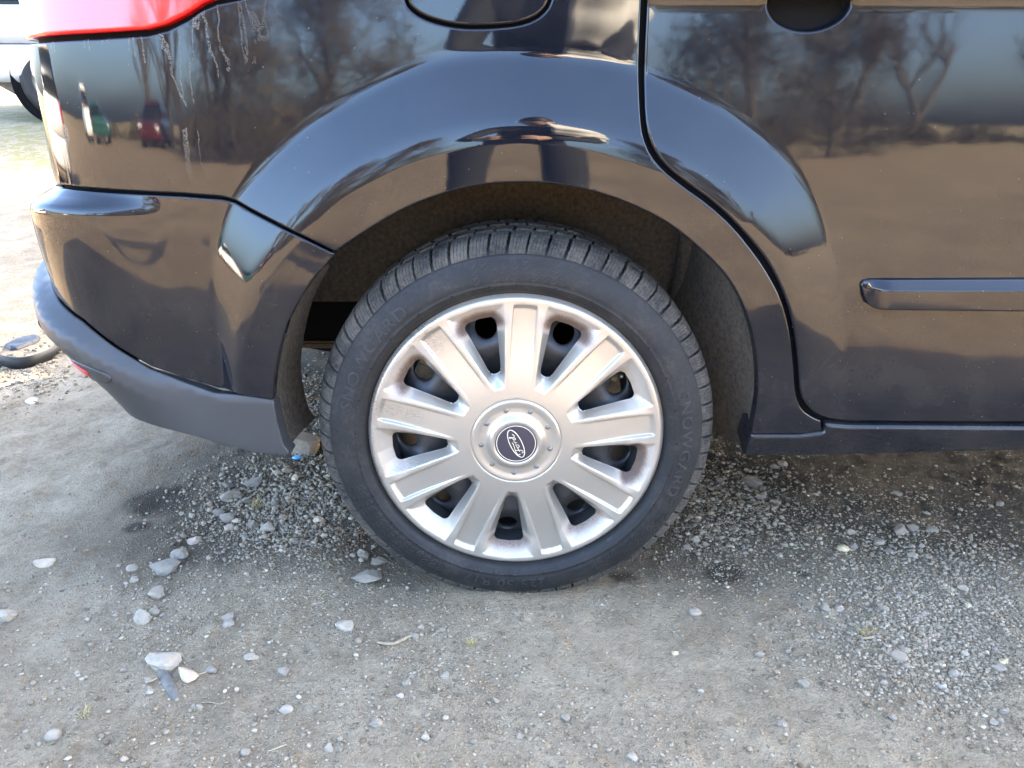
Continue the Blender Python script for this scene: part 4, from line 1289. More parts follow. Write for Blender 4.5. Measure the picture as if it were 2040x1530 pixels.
M['gravel'] = gravel_mat()

def stone_mesh(seed, angular):
    rg = np.random.default_rng(seed)
    bm = bmesh.new(); bmesh.ops.create_icosphere(bm, subdivisions=2, radius=1.0)
    dirs = rg.normal(size=(13, 3)); dirs /= np.linalg.norm(dirs, axis=1, keepdims=True)
    cut = 0.45+0.3*rg.random(13)
    for v in bm.verts:
        p = np.array(v.co)
        if angular:
            for d_, c_ in zip(dirs, cut):
                k = p@d_-c_
                if k > 0: p = p-d_*k*0.92
        q = 1+0.10*math.sin(3.1*p[0]+seed)+0.08*math.sin(4.3*p[1]+2*seed)+0.07*math.sin(5.0*p[2]+seed*3)
        v.co = p*q
    me = bpy.data.meshes.new('stone'); bm.to_mesh(me); bm.free()
    c = np.array([v.co[:] for v in me.vertices]); c -= (c.max(0)+c.min(0))/2; c /= (c.max(0)-c.min(0))
    me.vertices.foreach_set('co', c.astype(np.float32).ravel())
    me.materials.append(M['stone'])
    me.polygons.foreach_set('use_smooth', [not angular]*len(me.polygons))
    me.update()
    return me
SM = [stone_mesh(k, k % 5 != 0) for k in range(1, 25)]
stone_xy = []
def stone(u, v, wpx, hpx, tone, label, group=None, sink=0.25, mesh=None, rz=None, tilt=0.15):
    """u, v: middle of the stone as it lies in the yard; wpx wide, hpx high as seen"""
    c = pix_ground(u, v+hpx*0.30)
    d = np.linalg.norm(c-CAM); m_ = d/FPX*1.02
    wx = wpx*m_; hh = hpx*m_*0.80
    o = bpy.data.objects.new('stone', mesh or SM[len(stone_xy) % len(SM)])
    COL.objects.link(o)
    dp = wx*random.uniform(0.7, 0.95)
    hz = max(0.25*wx, min(hh, 0.75*wx))
    o.scale = (wx, dp, hz)
    o.rotation_euler = (random.uniform(-tilt, tilt), random.uniform(-tilt, tilt), random.uniform(-0.5, 0.5) if rz is None else rz)
    o.location = (c[0], c[1], gz(c[0], c[1])+hz*(0.5-sink))
    o['tone'] = tuple(float(t) for t in tone)
    tag(o, label, 'stone', group or 'stones lying on the yard')
    stone_xy.append((c[0], c[1], wx/2))
    return o
GREY = (0.21, 0.167, 0.124); PALE = (0.265, 0.210, 0.152); BLUE = (0.195, 0.162, 0.126); TAN = (0.44, 0.315, 0.205); PINK = (0.33, 0.22, 0.155); DARK = (0.14, 0.11, 0.083); BROWN = (0.235, 0.175, 0.12); WHITE = (0.33, 0.27, 0.205); YEL = (0.48, 0.365, 0.21)
big = [
 (602,872,78,74,BROWN,'large brown-grey rock wedged between the bumper and the tyre'),
 (733,1146,58,27,GREY,'flat grey slab lying just left of the tyre bottom'),
 (723,1102,26,25,GREY,'rounded grey stone above the flat slab beside the tyre'),
 (756,1118,30,14,BROWN,'brownish half-buried stone touching the tyre beside the grey slab'),
 (703,1104,15,9,GREY,'small flat stone left of the rounded grey stone by the tyre'),
 (326,1126,54,22,BLUE,'long flat blue-grey slab on the left, lying among pebbles'),
 (357,1099,36,25,BLUE,'angular blue-green stone just above the long blue-grey slab'),
 (314,1178,30,28,PALE,'smooth pale oval stone below the long blue-grey slab'),
 (283,1225,34,36,PALE,'pale egg-shaped stone with a smaller grey stone at its right'),
 (309,1217,19,15,GREY,'small grey stone touching the pale egg-shaped stone'),
 (374,1338,38,37,TAN,'tan pinkish angular stone beside the torn blue-grey rubber strip'),
 (326,1313,58,32,(0.34,0.275,0.205),'broad pale half-buried stone at the top end of the rubber strip'),
 (386,1075,27,21,PINK,'pinkish brown rounded stone above the blue-green stone'),
 (268,1155,17,12,PALE,'small pale stone left of the pale oval stone'),
 (265,1130,22,14,PALE,'pale rounded stone at the left end of the blue-grey slab'),
 (460,983,40,26,GREY,'largest grey stone in the gravel heap left of the tyre'),
 (455,966,26,14,DARK,'dark stone behind the largest stone of the gravel heap'),
 (506,957,38,14,DARK,'flat dark stone at the upper edge of the gravel heap'),
 (453,1028,28,18,GREY,'tilted grey stone in the lower left of the gravel heap'),
 (438,1020,28,14,DARK,'dark wedge next to the tilted grey stone in the heap'),
 (472,1036,18,13,TAN,'small tan stone in front of the gravel heap'),
 (459,1049,23,17,PINK,'rosy stone just below the small tan stone'),
 (534,1050,30,22,PALE,'light grey angular stone at the lower right of the gravel heap'),
 (505,1044,24,20,DARK,'dark stone left of the light grey angular stone'),
 (490,1068,18,15,GREY,'round grey stone below the gravel heap'),
 (530,1070,17,15,GREY,'grey stone below the light grey angular stone'),
 (548,1001,22,25,DARK,'dark upright block in the middle right of the gravel heap'),
 (493,996,20,18,DARK,'dark round stone in the centre of the gravel heap'),
 (563,1036,12,9,WHITE,'tiny whitish pebble right of the gravel heap'),
 (383,1026,15,11,PALE,'small pale pebble right of the brown stain'),
 (635,1031,23,26,TAN,'upright tan stone close to the left of the tyre'),
 (573,936,22,18,BROWN,'brown stone under the bumper corner'),
 (588,951,16,14,TAN,'light brown stone below the bumper corner, near the tyre'),
 (554,943,16,9,BROWN,'thin brown splinter stone under the bumper edge'),
 (686,1242,34,23,WHITE,'white shell-like stone below and left of the tyre'),
 (825,1264,18,18,GREY,'grey cube-like stone at the end of the dry twig'),
 (839,1247,14,14,PINK,'small pinkish stone above the dry twig'),
 (714,1273,15,16,BROWN,'rough brown-grey stone below the white shell-like stone'),
 (881,1253,16,12,GREY,'single grey stone below the tyre bottom'),
 (811,1357,18,19,BLUE,'bluish angular stone in the lower middle of the yard'),
 (820,1346,12,9,PALE,'small pale stone touching the bluish angular stone'),
 (886,1343,19,11,PALE,'pale flat stone right of the bluish angular stone'),
 (797,1386,14,11,WHITE,'white pebble below the bluish angular stone'),
 (571,1408,24,26,WHITE,'white oval pebble in the lower left yard'),
 (564,1334,22,20,GREY,'triangular grey stone left of centre in the yard'),
 (500,1307,27,15,PALE,'pale boat-shaped stone right of the tan stone'),
 (420,1333,21,14,BLUE,'small blue-grey stone just right of the tan stone'),
 (385,1407,14,13,GREY,'left one of two grey pebbles side by side under the rubber strip'),
 (398,1406,15,14,PALE,'right one of two grey pebbles side by side under the rubber strip'),
 (300,1380,14,13,WHITE,'bright white chip left of the rubber strip'),
 (295,1354,15,12,GREY,'small grey stone touching the left of the rubber strip'),
 (248,1335,12,15,GREY,'grey pebble left of the broad half-buried stone'),
 (108,1459,26,27,PALE,'pale oval stone near the lower left corner'),
 (12,1222,34,26,PALE,'pale stone cut by the left picture edge'),
 (750,1436,24,18,GREY,'half-buried grey stone near the bottom middle'),
 (848,1466,16,19,WHITE,'whitish upright stone near the bottom middle'),
 (655,1490,17,16,PALE,'pale stone at the bottom edge left of centre'),
 (490,1497,17,14,GREY,'grey stone at the very bottom left of centre'),
 (988,1392,16,18,GREY,'grey stone with a dark hollow at its left, bottom middle'),
 (944,1476,16,14,BLUE,'bluish flat stone at the bottom centre'),
 (452,1229,26,9,GREY,'thin flat grey flake left of centre'),
 (455,1241,24,12,GREY,'grey stone right below the thin flat flake'),
 (1385,1217,25,15,PALE,'pale lone stone right of the tyre bottom'),
 (1345,1300,14,11,YEL,'yellowish chip in the middle right of the yard'),
 (1513,1304,20,17,GREY,'grey stone in the open yard right of centre'),
 (1569,1293,16,18,BLUE,'blue-grey wedge right of the grey stone in the open yard'),
 (1600,1359,21,20,GREY,'rounded grey stone right of the lower middle'),
 (1396,1377,12,12,WHITE,'round white pebble in the lower right yard'),
 (1126,1425,18,24,GREY,'upright grey stone in the lower middle right'),
 (1036,1463,14,20,PALE,'pale upright pebble at the bottom, right of centre'),
 (1260,1506,20,15,WHITE,'white angular stone at the bottom edge right of centre'),
 (1558,1444,16,14,GREY,'grey stone in the lower right, below the rounded grey stone'),
 (1498,955,40,30,DARK,'big dark clod under the sill corner right of the tyre'),
 (1543,928,18,16,BROWN,'left one of two brown stones under the sill'),
 (1559,922,18,18,BROWN,'right one of two brown stones under the sill'),
 (1520,972,16,15,DARK,'dark stone below the big dark clod'),
 (1517,987,21,11,GREY,'flat grey stone in the shade below the big clod'),
 (1544,998,22,13,BROWN,'brownish flat stone at the edge of the shade below the sill'),
 (1385,1071,18,17,PALE,'pale crumbly stone right of the tyre'),
 (1369,1088,17,15,GREY,'grey stone just below the pale crumbly stone'),
 (1405,1083,11,12,PALE,'small pale stone right of the pale crumbly stone'),
 (1434,955,15,13,DARK,'dark stone beside the right edge of the tyre'),
 (1424,971,16,9,DARK,'flat dark stone beside the tyre tread'),
 (1563,1083,15,12,GREY,'grey stone in the middle of the shaded right yard'),
 (1552,1106,13,11,PALE,'pale pebble below the grey stone in the shaded right yard'),
 (1693,1057,21,15,GREY,'top stone of the small group in the right gravel drift'),
 (1679,1092,22,20,YEL,'yellow-brown stone of the small group in the right gravel drift'),
 (1700,1087,20,15,BLUE,'blue-grey stone right of the yellow-brown one'),
 (1748,1077,25,13,GREY,'long grey stone right of the small group in the drift'),
 (1791,1053,28,20,BROWN,'broad brown-grey block in the upper right gravel drift'),
 (1816,1050,20,18,DARK,'dark block right beside the broad brown-grey block'),
 (1856,1053,26,10,GREY,'long thin slab right of the dark block'),
 (1817,1104,17,17,PALE,'pale square-edged stone in the right gravel drift'),
 (1836,1086,13,13,GREY,'grey stone above the pale square-edged stone'),
 (1815,1086,12,13,BLUE,'bluish stone left above the pale square-edged stone'),
 (1773,1098,16,10,GREY,'grey stone left of the pale square-edged stone'),
 (1787,981,18,13,BROWN,'brown stone high in the right yard under the sill'),
 (1747,1170,17,15,GREY,'grey stone at the left border of the right gravel drift'),
 (1919,1171,20,13,PALE,'pale oval stone in the right gravel drift'),
 (1992,1003,14,13,GREY,'grey angular stone near the right edge under the sill'),
 (1728,1243,14,15,BLUE,'bluish stone in the loose cluster at lower right'),
 (1760,1210,19,14,GREY,'grey wedge above the loose cluster at lower right'),
 (1670,1212,20,13,PALE,'pale stone left above the loose cluster at lower right'),
 (1643,1214,18,12,GREY,'dull grey stone beside the pale stone above the cluster'),
 (1790,1306,30,18,BROWN,'largest stone in the loose cluster at lower right'),
 (1803,1294,19,11,GREY,'grey stone behind the largest stone of the lower right cluster'),
 (1805,1324,21,14,GREY,'rounded stone in front of the largest one of the lower right cluster'),
 (1768,1287,14,10,PALE,'pale pebble left of the largest stone of the lower right cluster'),
 (1695,1259,11,13,BLUE,'bluish upright pebble in the left of the lower right cluster'),
 (1708,1292,12,19,GREY,'narrow upright stone in the left of the lower right cluster'),
 (1900,1339,21,18,BLUE,'blue-grey faceted stone at lower right'),
 (2001,1316,20,15,YEL,'yellow stone near the right edge'),
 (1988,1328,25,14,PALE,'pale flat stone just below the yellow stone at the right'),
 (1877,1365,14,13,WHITE,'round whitish pebble below the blue-grey faceted stone'),
 (1885,1375,13,9,PALE,'pale pebble touching the round whitish pebble'),
 (1760,1357,15,15,GREY,'grey stone below the lower right cluster'),
 (1864,1292,12,15,GREY,'upright grey pebble right of the lower right cluster'),
 (1923,1301,15,11,WHITE,'whitish pebble right of the lower right cluster'),
 (1876,1325,11,9,YEL,'yellowish pebble left of the blue-grey faceted stone'),
 (1928,1205,13,11,YEL,'pale yellow stone high in the right gravel drift'),
 (1820,1178,15,10,PALE,'flat pale chip in the upper right gravel drift'),
 (1777,1428,14,13,GREY,'grey stone in the lower right corner area, left'),
 (1833,1399,12,11,PALE,'pale chip in the lower right corner area'),
 (1980,1438,18,12,GREY,'left one of a pair of grey stones near the lower right corner'),
 (1991,1433,14,13,GREY,'right one of a pair of grey stones near the lower right corner'),
 (1999,1414,14,14,GREY,'grey stone above the pair near the lower right corner'),
]
for (u, v, w_, h_, tone, lab) in big:
    j = random.uniform(0.9, 1.1)
    stone(u, v, w_, h_, tuple(t*j for t in tone), lab, sink=0.32)
# many more small stones, in drifts, each described by its nearest large neighbour
n_big = len(big)
used_lab = {}
def small_label(u, v, tone_name):
    best = min(big, key=lambda q: (q[0]-u)**2+((q[1]-v)*1.3)**2)
    dx, dy = u-best[0], v-best[1]
    if abs(dx) > abs(dy)*1.2: rel = 'right of' if dx > 0 else 'left of'
    else: rel = 'below' if dy > 0 else 'above'
    core = best[5].split(',')[0]
    words_ = core.split()
    if len(words_) > 10: core = ' '.join(words_[:9])
    if len(core.split()) > 9: core = ' '.join(core.split()[:9])
    for start in ('small', 'tiny', 'little', 'second small', 'another small', 'farther small', 'third small'):
        lab = '%s %s pebble %s the %s' % (start, tone_name, rel, core)
        if lab not in used_lab:
            used_lab[lab] = 1
            return lab
    return None
def scatter(n, uv, sp, smin, smax, group):
    k = 0; tries = 0
    while k < n and tries < n*40:
        tries += 1
        u, v = random.gauss(uv[0], sp[0]), random.gauss(uv[1], sp[1])
        if not (8 < u < 2032 and 760 < v < 1520): continue
        c = pix_ground(u, v)
        if abs(c[0]) < 0.36 and -0.03 < c[1] < 0.25 or any((c[0]-a)**2+(c[1]-b)**2 < (r+0.004)**2 for a, b, r in stone_xy): continue
        s = smin+(smax-smin)*random.random()**2
        tn, tone = random.choice([('grey', GREY), ('dull grey', (0.18, 0.145, 0.108)), ('pale', PALE), ('bluish', BLUE), ('brown', BROWN)])
        lab = small_label(u, v, tn)
        if lab is None: continue
        stone(u, v, s, s*random.uniform(0.6, 0.9), tuple(t*random.uniform(0.9, 1.1) for t in tone), lab, group, 0.3); k += 1
scatter(42, (1870, 1220), (95, 90), 7, 12, 'small stones of the right gravel drift')
scatter(34, (1790, 1300), (95, 45), 7, 12, 'small stones of the lower right cluster')
scatter(40, (520, 1030), (75, 45), 7, 12, 'small stones of the left gravel heap')
scatter(22, (880, 1340), (90, 60), 6, 10, 'small stones of the middle yard')
scatter(22, (330, 1200), (70, 60), 6, 10, 'small stones of the left yard')
scatter(16, (1430, 1040), (55, 50), 6, 11, 'small stones right of the tyre')

# gravel too fine to count
def gravel(n_by_area, name, label, fine, mean):
    if fine:
        bv = np.array([(0.5, 0, 0), (-0.5, 0, 0), (0, 0.5, 0), (0, -0.5, 0), (0, 0, 0.5), (0, 0, -0.5)], float)
        bf = np.array([(0, 2, 4), (2, 1, 4), (1, 3, 4), (3, 0, 4), (2, 0, 5), (1, 2, 5), (3, 1, 5), (0, 3, 5)])
    else:
        ico = bmesh.new(); bmesh.ops.create_icosphere(ico, subdivisions=1, radius=0.5)
        bv = np.array([v.co[:] for v in ico.verts]); bf = np.array([[v.index for v in f.verts] for f in ico.faces]); ico.free()
    base_v, base_f = bv, bf
    pos = []; siz = []
    for (n, u0, v0, su, sv, smin, smax) in n_by_area:
        u = rng.normal(u0, su, n) if su > 0 else rng.uniform(-60, 2100, n)
        v = rng.normal(v0, sv, n) if su > 0 else rng.uniform(760, 1590, n)
        s = smin+(smax-smin)*rng.random(n)**2.5
        ok = (v > 560) & (v < 1620) & (u > -80) & (u < 2120)
        u, v, s = u[ok], v[ok], s[ok]
        a = (u-1020)/FPX; b = -(v-765)/FPX
        d = np.stack([a, cp+b*sp_, -sp_+b*cp], 1)
        z = np.zeros(len(u))
        for _ in range(8):
            t = (z-CAM[2])/d[:, 2]; p = CAM+d*t[:, None]; z = ground_z(p[:, 0], p[:, 1])
        ok = ~((np.abs(p[:, 0]) < 0.30) & (p[:, 1] > -0.004) & (p[:, 1] < 0.24) & (np.abs(p[:, 0]) < 0.12))
        if su == 0:                                   # patchy: swept-bare crust between strewn patches
            dens = np.clip(0.55+0.75*fbm(p[:, 0]*2.4+4, p[:, 1]*2.4, 3), 0.10, 1.0)*(0.45+0.55*sstep(-0.75, -0.25, p[:, 0]))
            ok &= rng.random(len(dens)) < dens
        pos.append(np.stack([p[:, 0], p[:, 1], z], 1)[ok]); siz.append(s[ok])
    pos = np.concatenate(pos); siz = np.concatenate(siz); n = len(pos)
    cz = 0.0062*np.clip(fbm(pos[:, 0]*26, pos[:, 1]*26, 3)-0.15, 0, 1)+0.0010*fbm(pos[:, 0]*70, pos[:, 1]*70, 2)
    pos[:, 2] += cz
    sc = np.stack([rng.uniform(0.75, 1.3, n), rng.uniform(0.75, 1.3, n), rng.uniform(0.45, 0.8, n)], 1)*siz[:, None]
    ang = rng.uniform(0, 2*math.pi, n); c, s = np.cos(ang), np.sin(ang)
    jit = rng.uniform(0.72, 1.25, (n, len(base_v), 1))
    V = base_v[None]*jit*sc[:, None]
    X = V[:, :, 0]*c[:, None]-V[:, :, 1]*s[:, None]; Y = V[:, :, 0]*s[:, None]+V[:, :, 1]*c[:, None]
    V = np.stack([X+pos[:, None, 0], Y+pos[:, None, 1], V[:, :, 2]+pos[:, None, 2]+sc[:, None, 2]*0.22], -1).reshape(-1, 3)
    F = (base_f[None]+(np.arange(n)*len(base_v))[:, None, None]).reshape(-1, 3)
    me = bpy.data.meshes.new(name)
    me.vertices.add(len(V)); me.vertices.foreach_set('co', V.astype(np.float32).ravel())
    me.loops.add(F.size); me.loops.foreach_set('vertex_index', F.astype(np.int32).ravel())
    me.polygons.add(len(F)); me.polygons.foreach_set('loop_start', np.arange(0, F.size, 3, dtype=np.int32)); me.polygons.foreach_set('loop_total', np.full(len(F), 3, dtype=np.int32))
    me.update(); me.materials.append(M['gravel'])
    o = link(bpy.data.objects.new(name, me))
    fattr(o, 'tint', np.repeat(np.clip(rng.normal(mean, 0.22, n), 0, 1), len(base_v)))
    tag(o, label, name, kind='stuff')
    return o
gravel([
    (9500, 0, 0, 0, 0, 0.003, 0.0100),
    (1800, 600, 990, 90, 50, 0.004, 0.014),
    (1200, 1450, 1000, 80, 55, 0.004, 0.013),
    (7500, 1850, 1200, 120, 95, 0.002, 0.0085),
    (1600, 1650, 1080, 120, 60, 0.002, 0.007),
    (2600, 1790, 1300, 130, 55, 0.002, 0.0080),
    (1900, 1940, 1290, 60, 90, 0.002, 0.0085),
    (3200, 520, 1030, 95, 55, 0.002, 0.0090),
    (1700, 640, 1060, 60, 70, 0.0015, 0.007),
    (2400, 1430, 1040, 70, 75, 0.0015, 0.0075),
    (1500, 890, 1330, 110, 60, 0.0015, 0.0065),
    (1300, 640, 1210, 120, 50, 0.0015, 0.0065),
    (1100, 300, 1200, 90, 60, 0.0015, 0.0065),
    (1200, 1100, 1450, 200, 50, 0.0015, 0.0060),
    (1600, 620, 820, 40, 60, 0.003, 0.012),
    (900, 40, 740, 60, 30, 0.004, 0.014),
    (900, 1050, 1215, 180, 18, 0.0012, 0.005),
], 'gravel', 'loose grey gravel strewn over the yard and drifted at the right', False, 0.42)
gravel([(75000, 0, 0, 0, 0, 0.0010, 0.0042), (9000, 560, 1040, 130, 80, 0.001, 0.004), (9000, 1450, 1060, 130, 90, 0.001, 0.004)], 'grit', 'fine grey-brown grit covering the whole yard', True, 0.50)
# ------------------------------------------------------------------ litter on the ground
def slab_from(name, outline, thick, mat, label, cat, lift=0.0, curl=None, smooth=True):
    """a thin piece of litter lying on the ground; outline as seen, turned into a real outline on the ground"""
    pts = np.array([pix_ground(u, v) for (u, v) in outline])
    c = pts.mean(0)
    lp = resample(smooth_open([tuple(p[:2]) for p in pts]+[tuple(pts[0][:2])], 1)[:-1], 0.003)
    q = [tuple(p) for p in lp]
    g_ = np.arange(-0.2, 0.2, 0.006); gx_, gy_ = np.meshgrid(g_+c[0], g_+c[1]); gp = np.stack([gx_.ravel(), gy_.ravel()], 1)
    m_ = inside(lp, gp); gp = gp[m_]
    if len(gp): dd, _ = dist_poly(lp, gp); gp = gp[dd > 0.003]
    allq = np.concatenate([lp, gp]) if len(gp) else lp
    vv, ee, ff, *_r = delaunay_2d_cdt([Vector(p) for p in allq], [(i, (i+1) % len(lp)) for i in range(len(lp))], [], 0, 1e-7)
    V2 = np.array([[v.x, v.y] for v in vv]); F = np.array([f[:3] for f in ff]); F = F[inside(lp, V2[F].mean(1))]
    d, _n = dist_poly(lp, V2)
    zg = np.array([gz(a, b) for a, b in V2])
    up = zg+lift+thick*(0.35+0.65*np.sqrt(np.clip(d/0.008, 0, 1)))
    if curl is not None: up = up+curl(V2-c[:2])
    dn = up-thick-0.002
    n_ = len(V2)
    V = np.concatenate([np.column_stack([V2, up]), np.column_stack([V2, dn])])
    Fl = []
    bd = {}
    for f in F.tolist():
        a, b, cc = [np.append(V2[i], 0) for i in f]
        if np.cross(b-a, cc-a)[2] < 0: f = f[::-1]
        Fl.append(tuple(f)); Fl.append(tuple(i+n_ for i in f[::-1]))
        for i in range(3): bd[(f[i], f[(i+1) % 3])] = 1
    Fl += [(e[1], e[0], e[0]+n_, e[1]+n_) for e in bd if (e[1], e[0]) not in bd]
    o = mesh_obj(name, V, Fl, mat, None, smooth)
    tag(o, label, cat)
    return o
M['dusty_rubber'] = simple('dusty_rubber', (0.118, 0.100, 0.078), 0.8, noise=0.30, nscale=60, bump=0.4, bscale=400)
M['old_paper'] = simple('bleached_wood', (0.33, 0.235, 0.150), 0.9, noise=0.15, nscale=60)
M['white_chip'] = simple('white_plastic', (0.70, 0.72, 0.74), 0.35)
M['blue_chip'] = simple('blue_plastic', (0.08, 0.33, 0.55), 0.4)
M['twig'] = simple('dry_twig', (0.27, 0.195, 0.12), 0.9, noise=0.3, nscale=200)
M['straw'] = simple('straw', (0.30, 0.215, 0.09), 0.9)
M['black_plastic'] = simple('black_plastic', (0.012, 0.011, 0.010), 0.6, noise=0.3, nscale=20)
slab_from('rubber_strip', [(314,1332),(335,1326),(340,1345),(350,1365),(360,1382),(358,1396),(347,1398),(333,1385),(322,1365),(313,1345)], 0.005, M['dusty_rubber'], 'torn blue-grey strip of dusty rubber lying at the lower left', 'rubber strip')
slab_from('wood_chip', [(65,1119),(80,1115),(105,1113),(115,1114),(110,1124),(98,1131),(80,1132),(67,1126)], 0.006, M['old_paper'], 'pale flat wood chip on the bare left ground', 'wood chip')
slab_from('plastic_chip', [(50,801),(64,792),(77,796),(65,808)], 0.003, M['white_chip'], 'white square chip on the left ground near the bumper', 'plastic chip', 0.002)
slab_from('plastic_scrap', [(582,914),(593,909),(604,911),(598,915),(590,917)], 0.002, M['blue_chip'], 'tiny bright blue plastic scrap below the wedged rock', 'plastic scrap', 0.004)
slab_from('bark_flake', [(500,1283),(511,1279),(516,1281),(504,1288)], 0.004, M['twig'], 'small orange-brown bark flake in the left middle of the yard', 'bark flake')
def twig(px, rad_, label, name='twig', mat=None):
    P = [pix_ground(u, v)+np.array([0, 0, rad_*1.2+0.0015]) for (u, v) in px]
    P = [np.array(p) for p in smooth_open(P, 2)]
    n_ = len(P)
    o = tube(name, P, [rad_*(0.6+0.4*math.sin(math.pi*(i+1)/(n_+1))) for i in range(n_)], mat or M['twig'], None, 7)
    tag(o, label, 'twig')
twig([(752,1284),(765,1287),(785,1288),(802,1280),(815,1272),(828,1271)], 0.0028, 'curved dry twig lying below the tyre, left of centre')
twig([(535,1500),(552,1494),(572,1486)], 0.0014, 'thin straight twig near the bottom edge, left of centre')
twig([(1716,1276),(1727,1275),(1740,1273)], 0.0022, 'short pale twig in the lower right cluster')
twig([(394,1346),(402,1345),(412,1342)], 0.0012, 'tiny twig right of the tan stone')
twig([(400,1403),(420,1401),(440,1407),(450,1401)], 0.0010, 'thin wavy twig under the tan stone')
twig([(290,1364),(303,1360),(314,1355)], 0.0018, 'short twig stuck under the rubber strip')
twig([(541,936),(547,945),(555,953)], 0.0022, 'pale splinter under the bumper edge')
twig([(1575,1076),(1583,1076)], 0.0016, 'short white straw in the shaded right yard')
# dry tufts
def tuft(u, v, n_, size, label):
    c = pix_ground(u, v); V = []; F = []
    for k in range(n_):
        a = random.uniform(0, 6.28); l = size*random.uniform(0.4, 1); b = np.array([c[0]+random.uniform(-1, 1)*size*0.35, c[1]+random.uniform(-1, 1)*size*0.35, c[2]+0.001])
        d_ = np.array([math.cos(a)*l, math.sin(a)*l, random.uniform(0.1, 0.7)*l]); sd = np.array([-math.sin(a), math.cos(a), 0])*0.0007
        i0 = len(V); m1 = b+d_*0.5+np.array([0, 0, 0.15*l]); V += [b-sd, b+sd, m1+sd, m1-sd, b+d_]
        F += [(i0, i0+1, i0+2, i0+3), (i0+3, i0+2, i0+4)]
    o = mesh_obj('dry_grass', V, F, M['straw'], None, False); tag(o, label, 'dry grass')
tuft(511, 1010, 40, 0.030, 'tuft of dry yellow straw in the gravel heap left of the tyre')
tuft(938, 1285, 30, 0.014, 'small dry moss tuft below the tyre, right of the twig')
tuft(170, 1424, 26, 0.018, 'flat dry tuft near the lower left corner')
tuft(1722, 1262, 30, 0.025, 'tangle of dry grass in the lower right cluster')
# curved piece of black plastic at the left
def gutter():
    path = [(-30,722),(10,735),(50,736),(90,722),(125,700)]
    P = [pix_ground(u, v) for (u, v) in path]
    back = [(70,668),(40,674),(5,684)]
    V = []; F = []
    A = smooth_open(P, 2)
    n_ = len(A)
    for i, p in enumerate(A):
        hgt = 0.050*(1-0.35*i/n_)
        for (dz, dr) in ((0.0, 0.0), (hgt*0.5, 0.008), (hgt, 0.0), (hgt, 0.006), (hgt*0.5, 0.014), (0.0, 0.006)):
            q = np.array(p); cc = np.mean(np.array(A), 0)+np.array([0, 0.25, 0]); rad_ = q[:2]-cc[:2]; rad_ /= np.linalg.norm(rad_)+1e-9
            V.append((q[0]-rad_[0]*dr, q[1]-rad_[1]*dr, q[2]+dz-0.004))
    for i in range(n_-1):
        for k in range(6): F.append((i*6+k, i*6+(k+1) % 6, (i+1)*6+(k+1) % 6, (i+1)*6+k))
    o = mesh_obj('trim_piece', V, F, M['black_plastic'])
    tag(o, 'curved strip of broken black plastic trim on the ground behind the bumper', 'trim piece')
gutter()
slab_from('trim_flap', [(8,692),(40,676),(72,668),(84,676),(60,690),(25,702)], 0.012, M['black_plastic'], 'flat scrap of black plastic beside the curved trim strip behind the bumper', 'plastic scrap')

# ------------------------------------------------------------------ the rest of the black car
WID = 1.86
tg = [(S_REAR-0.0035, seam_sz[0][1]+0.002), (S_REAR-0.0035, lens_sz[0][1]-0.002), (-1.66, lens_sz[0][1]-0.002), (-1.66, seam_sz[0][1]+0.002)]
panel('tailgate', tg, 'side', M['paint'], car, fillet=0.003, step=0.03, bstep=0.02)
panel('front_door', [(1.026, zb), (2.06, zb), (2.10, BELT), (1.026, BELT)], 'side', M['paint'], car, fillet=0.004, step=0.04, bstep=0.02)
FX = 2.85
arch2 = [(FX+0.39*math.sin(a), 0.33+0.39*math.cos(a)) for a in np.linspace(-1.75, 1.75, 40)]
panel('front_wing', [(2.066, zb-0.0), (FX-0.40, 0.26)]+arch2+[(3.42, 0.26), (3.55, 0.55), (3.40, 0.80), (2.55, 0.98), (2.106, BELT)], 'plain', M['paint'], car, fillet=0.004, step=0.04, bstep=0.02)
def handle():
    zc = CUP[1]+0.012; V = []; F = []
    x0 = px_sz(1437, 4, 'side')[0]; x1 = px_sz(1758, 4, 'side')[0]
    n_ = 24
    for i in range(n_+1):
        t = i/n_; xx = x0+(x1-x0)*t; k = min(1, math.sin(math.pi*min(max(t, 0.0), 1))*3.0)**0.5 if 0 < t < 1 else 0.05
        yb = float(body_P(xx, zc, 'side')[1])
        for a in np.linspace(0, 2*math.pi, 14, endpoint=False):
            V.append((xx, yb-0.022*k-0.012*k*math.cos(a)+0.006*(1-k), zc+0.006+0.014*k*math.sin(a)))
    for i in range(n_):
        for k in range(14): F.append((i*14+k, i*14+(k+1) % 14, (i+1)*14+(k+1) % 14, (i+1)*14+k))
    F.append(tuple(range(14))); F.append(tuple(n_*14+k for k in range(14))[::-1])
    mesh_obj('door_handle', V, F, M['paint'], rear_door)
handle()
def loft(name, levels, mat, parent, corner=0.30, n=64, cap=True):
    V = []; F = []
    for (z, x0, x1, y0, y1) in levels:
        cx, cy, hx, hy = (x0+x1)/2, (y0+y1)/2, (x1-x0)/2, (y1-y0)/2
        cr = min(corner, hx*0.95, hy*0.95)
        ring_ = []
        for (sx, sy, a0) in ((1, 1, 0), (-1, 1, 90), (-1, -1, 180), (1, -1, 270)):
            for k in range(n//4):
                a = R(a0+90*k/(n//4-1)); ring_.append((cx+sx*(hx-cr)+cr*math.cos(a), cy+sy*(hy-cr)+cr*math.sin(a), z))
        V += ring_
    m_ = n//4*4
    for j in range(len(levels)-1):
        for k in range(m_): F.append((j*m_+k, j*m_+(k+1) % m_, (j+1)*m_+(k+1) % m_, (j+1)*m_+k))
    if cap: F.append(tuple(range(m_))[::-1]); F.append(tuple((len(levels)-1)*m_+k for k in range(m_)))
    return mesh_obj(name, V, F, mat, parent)
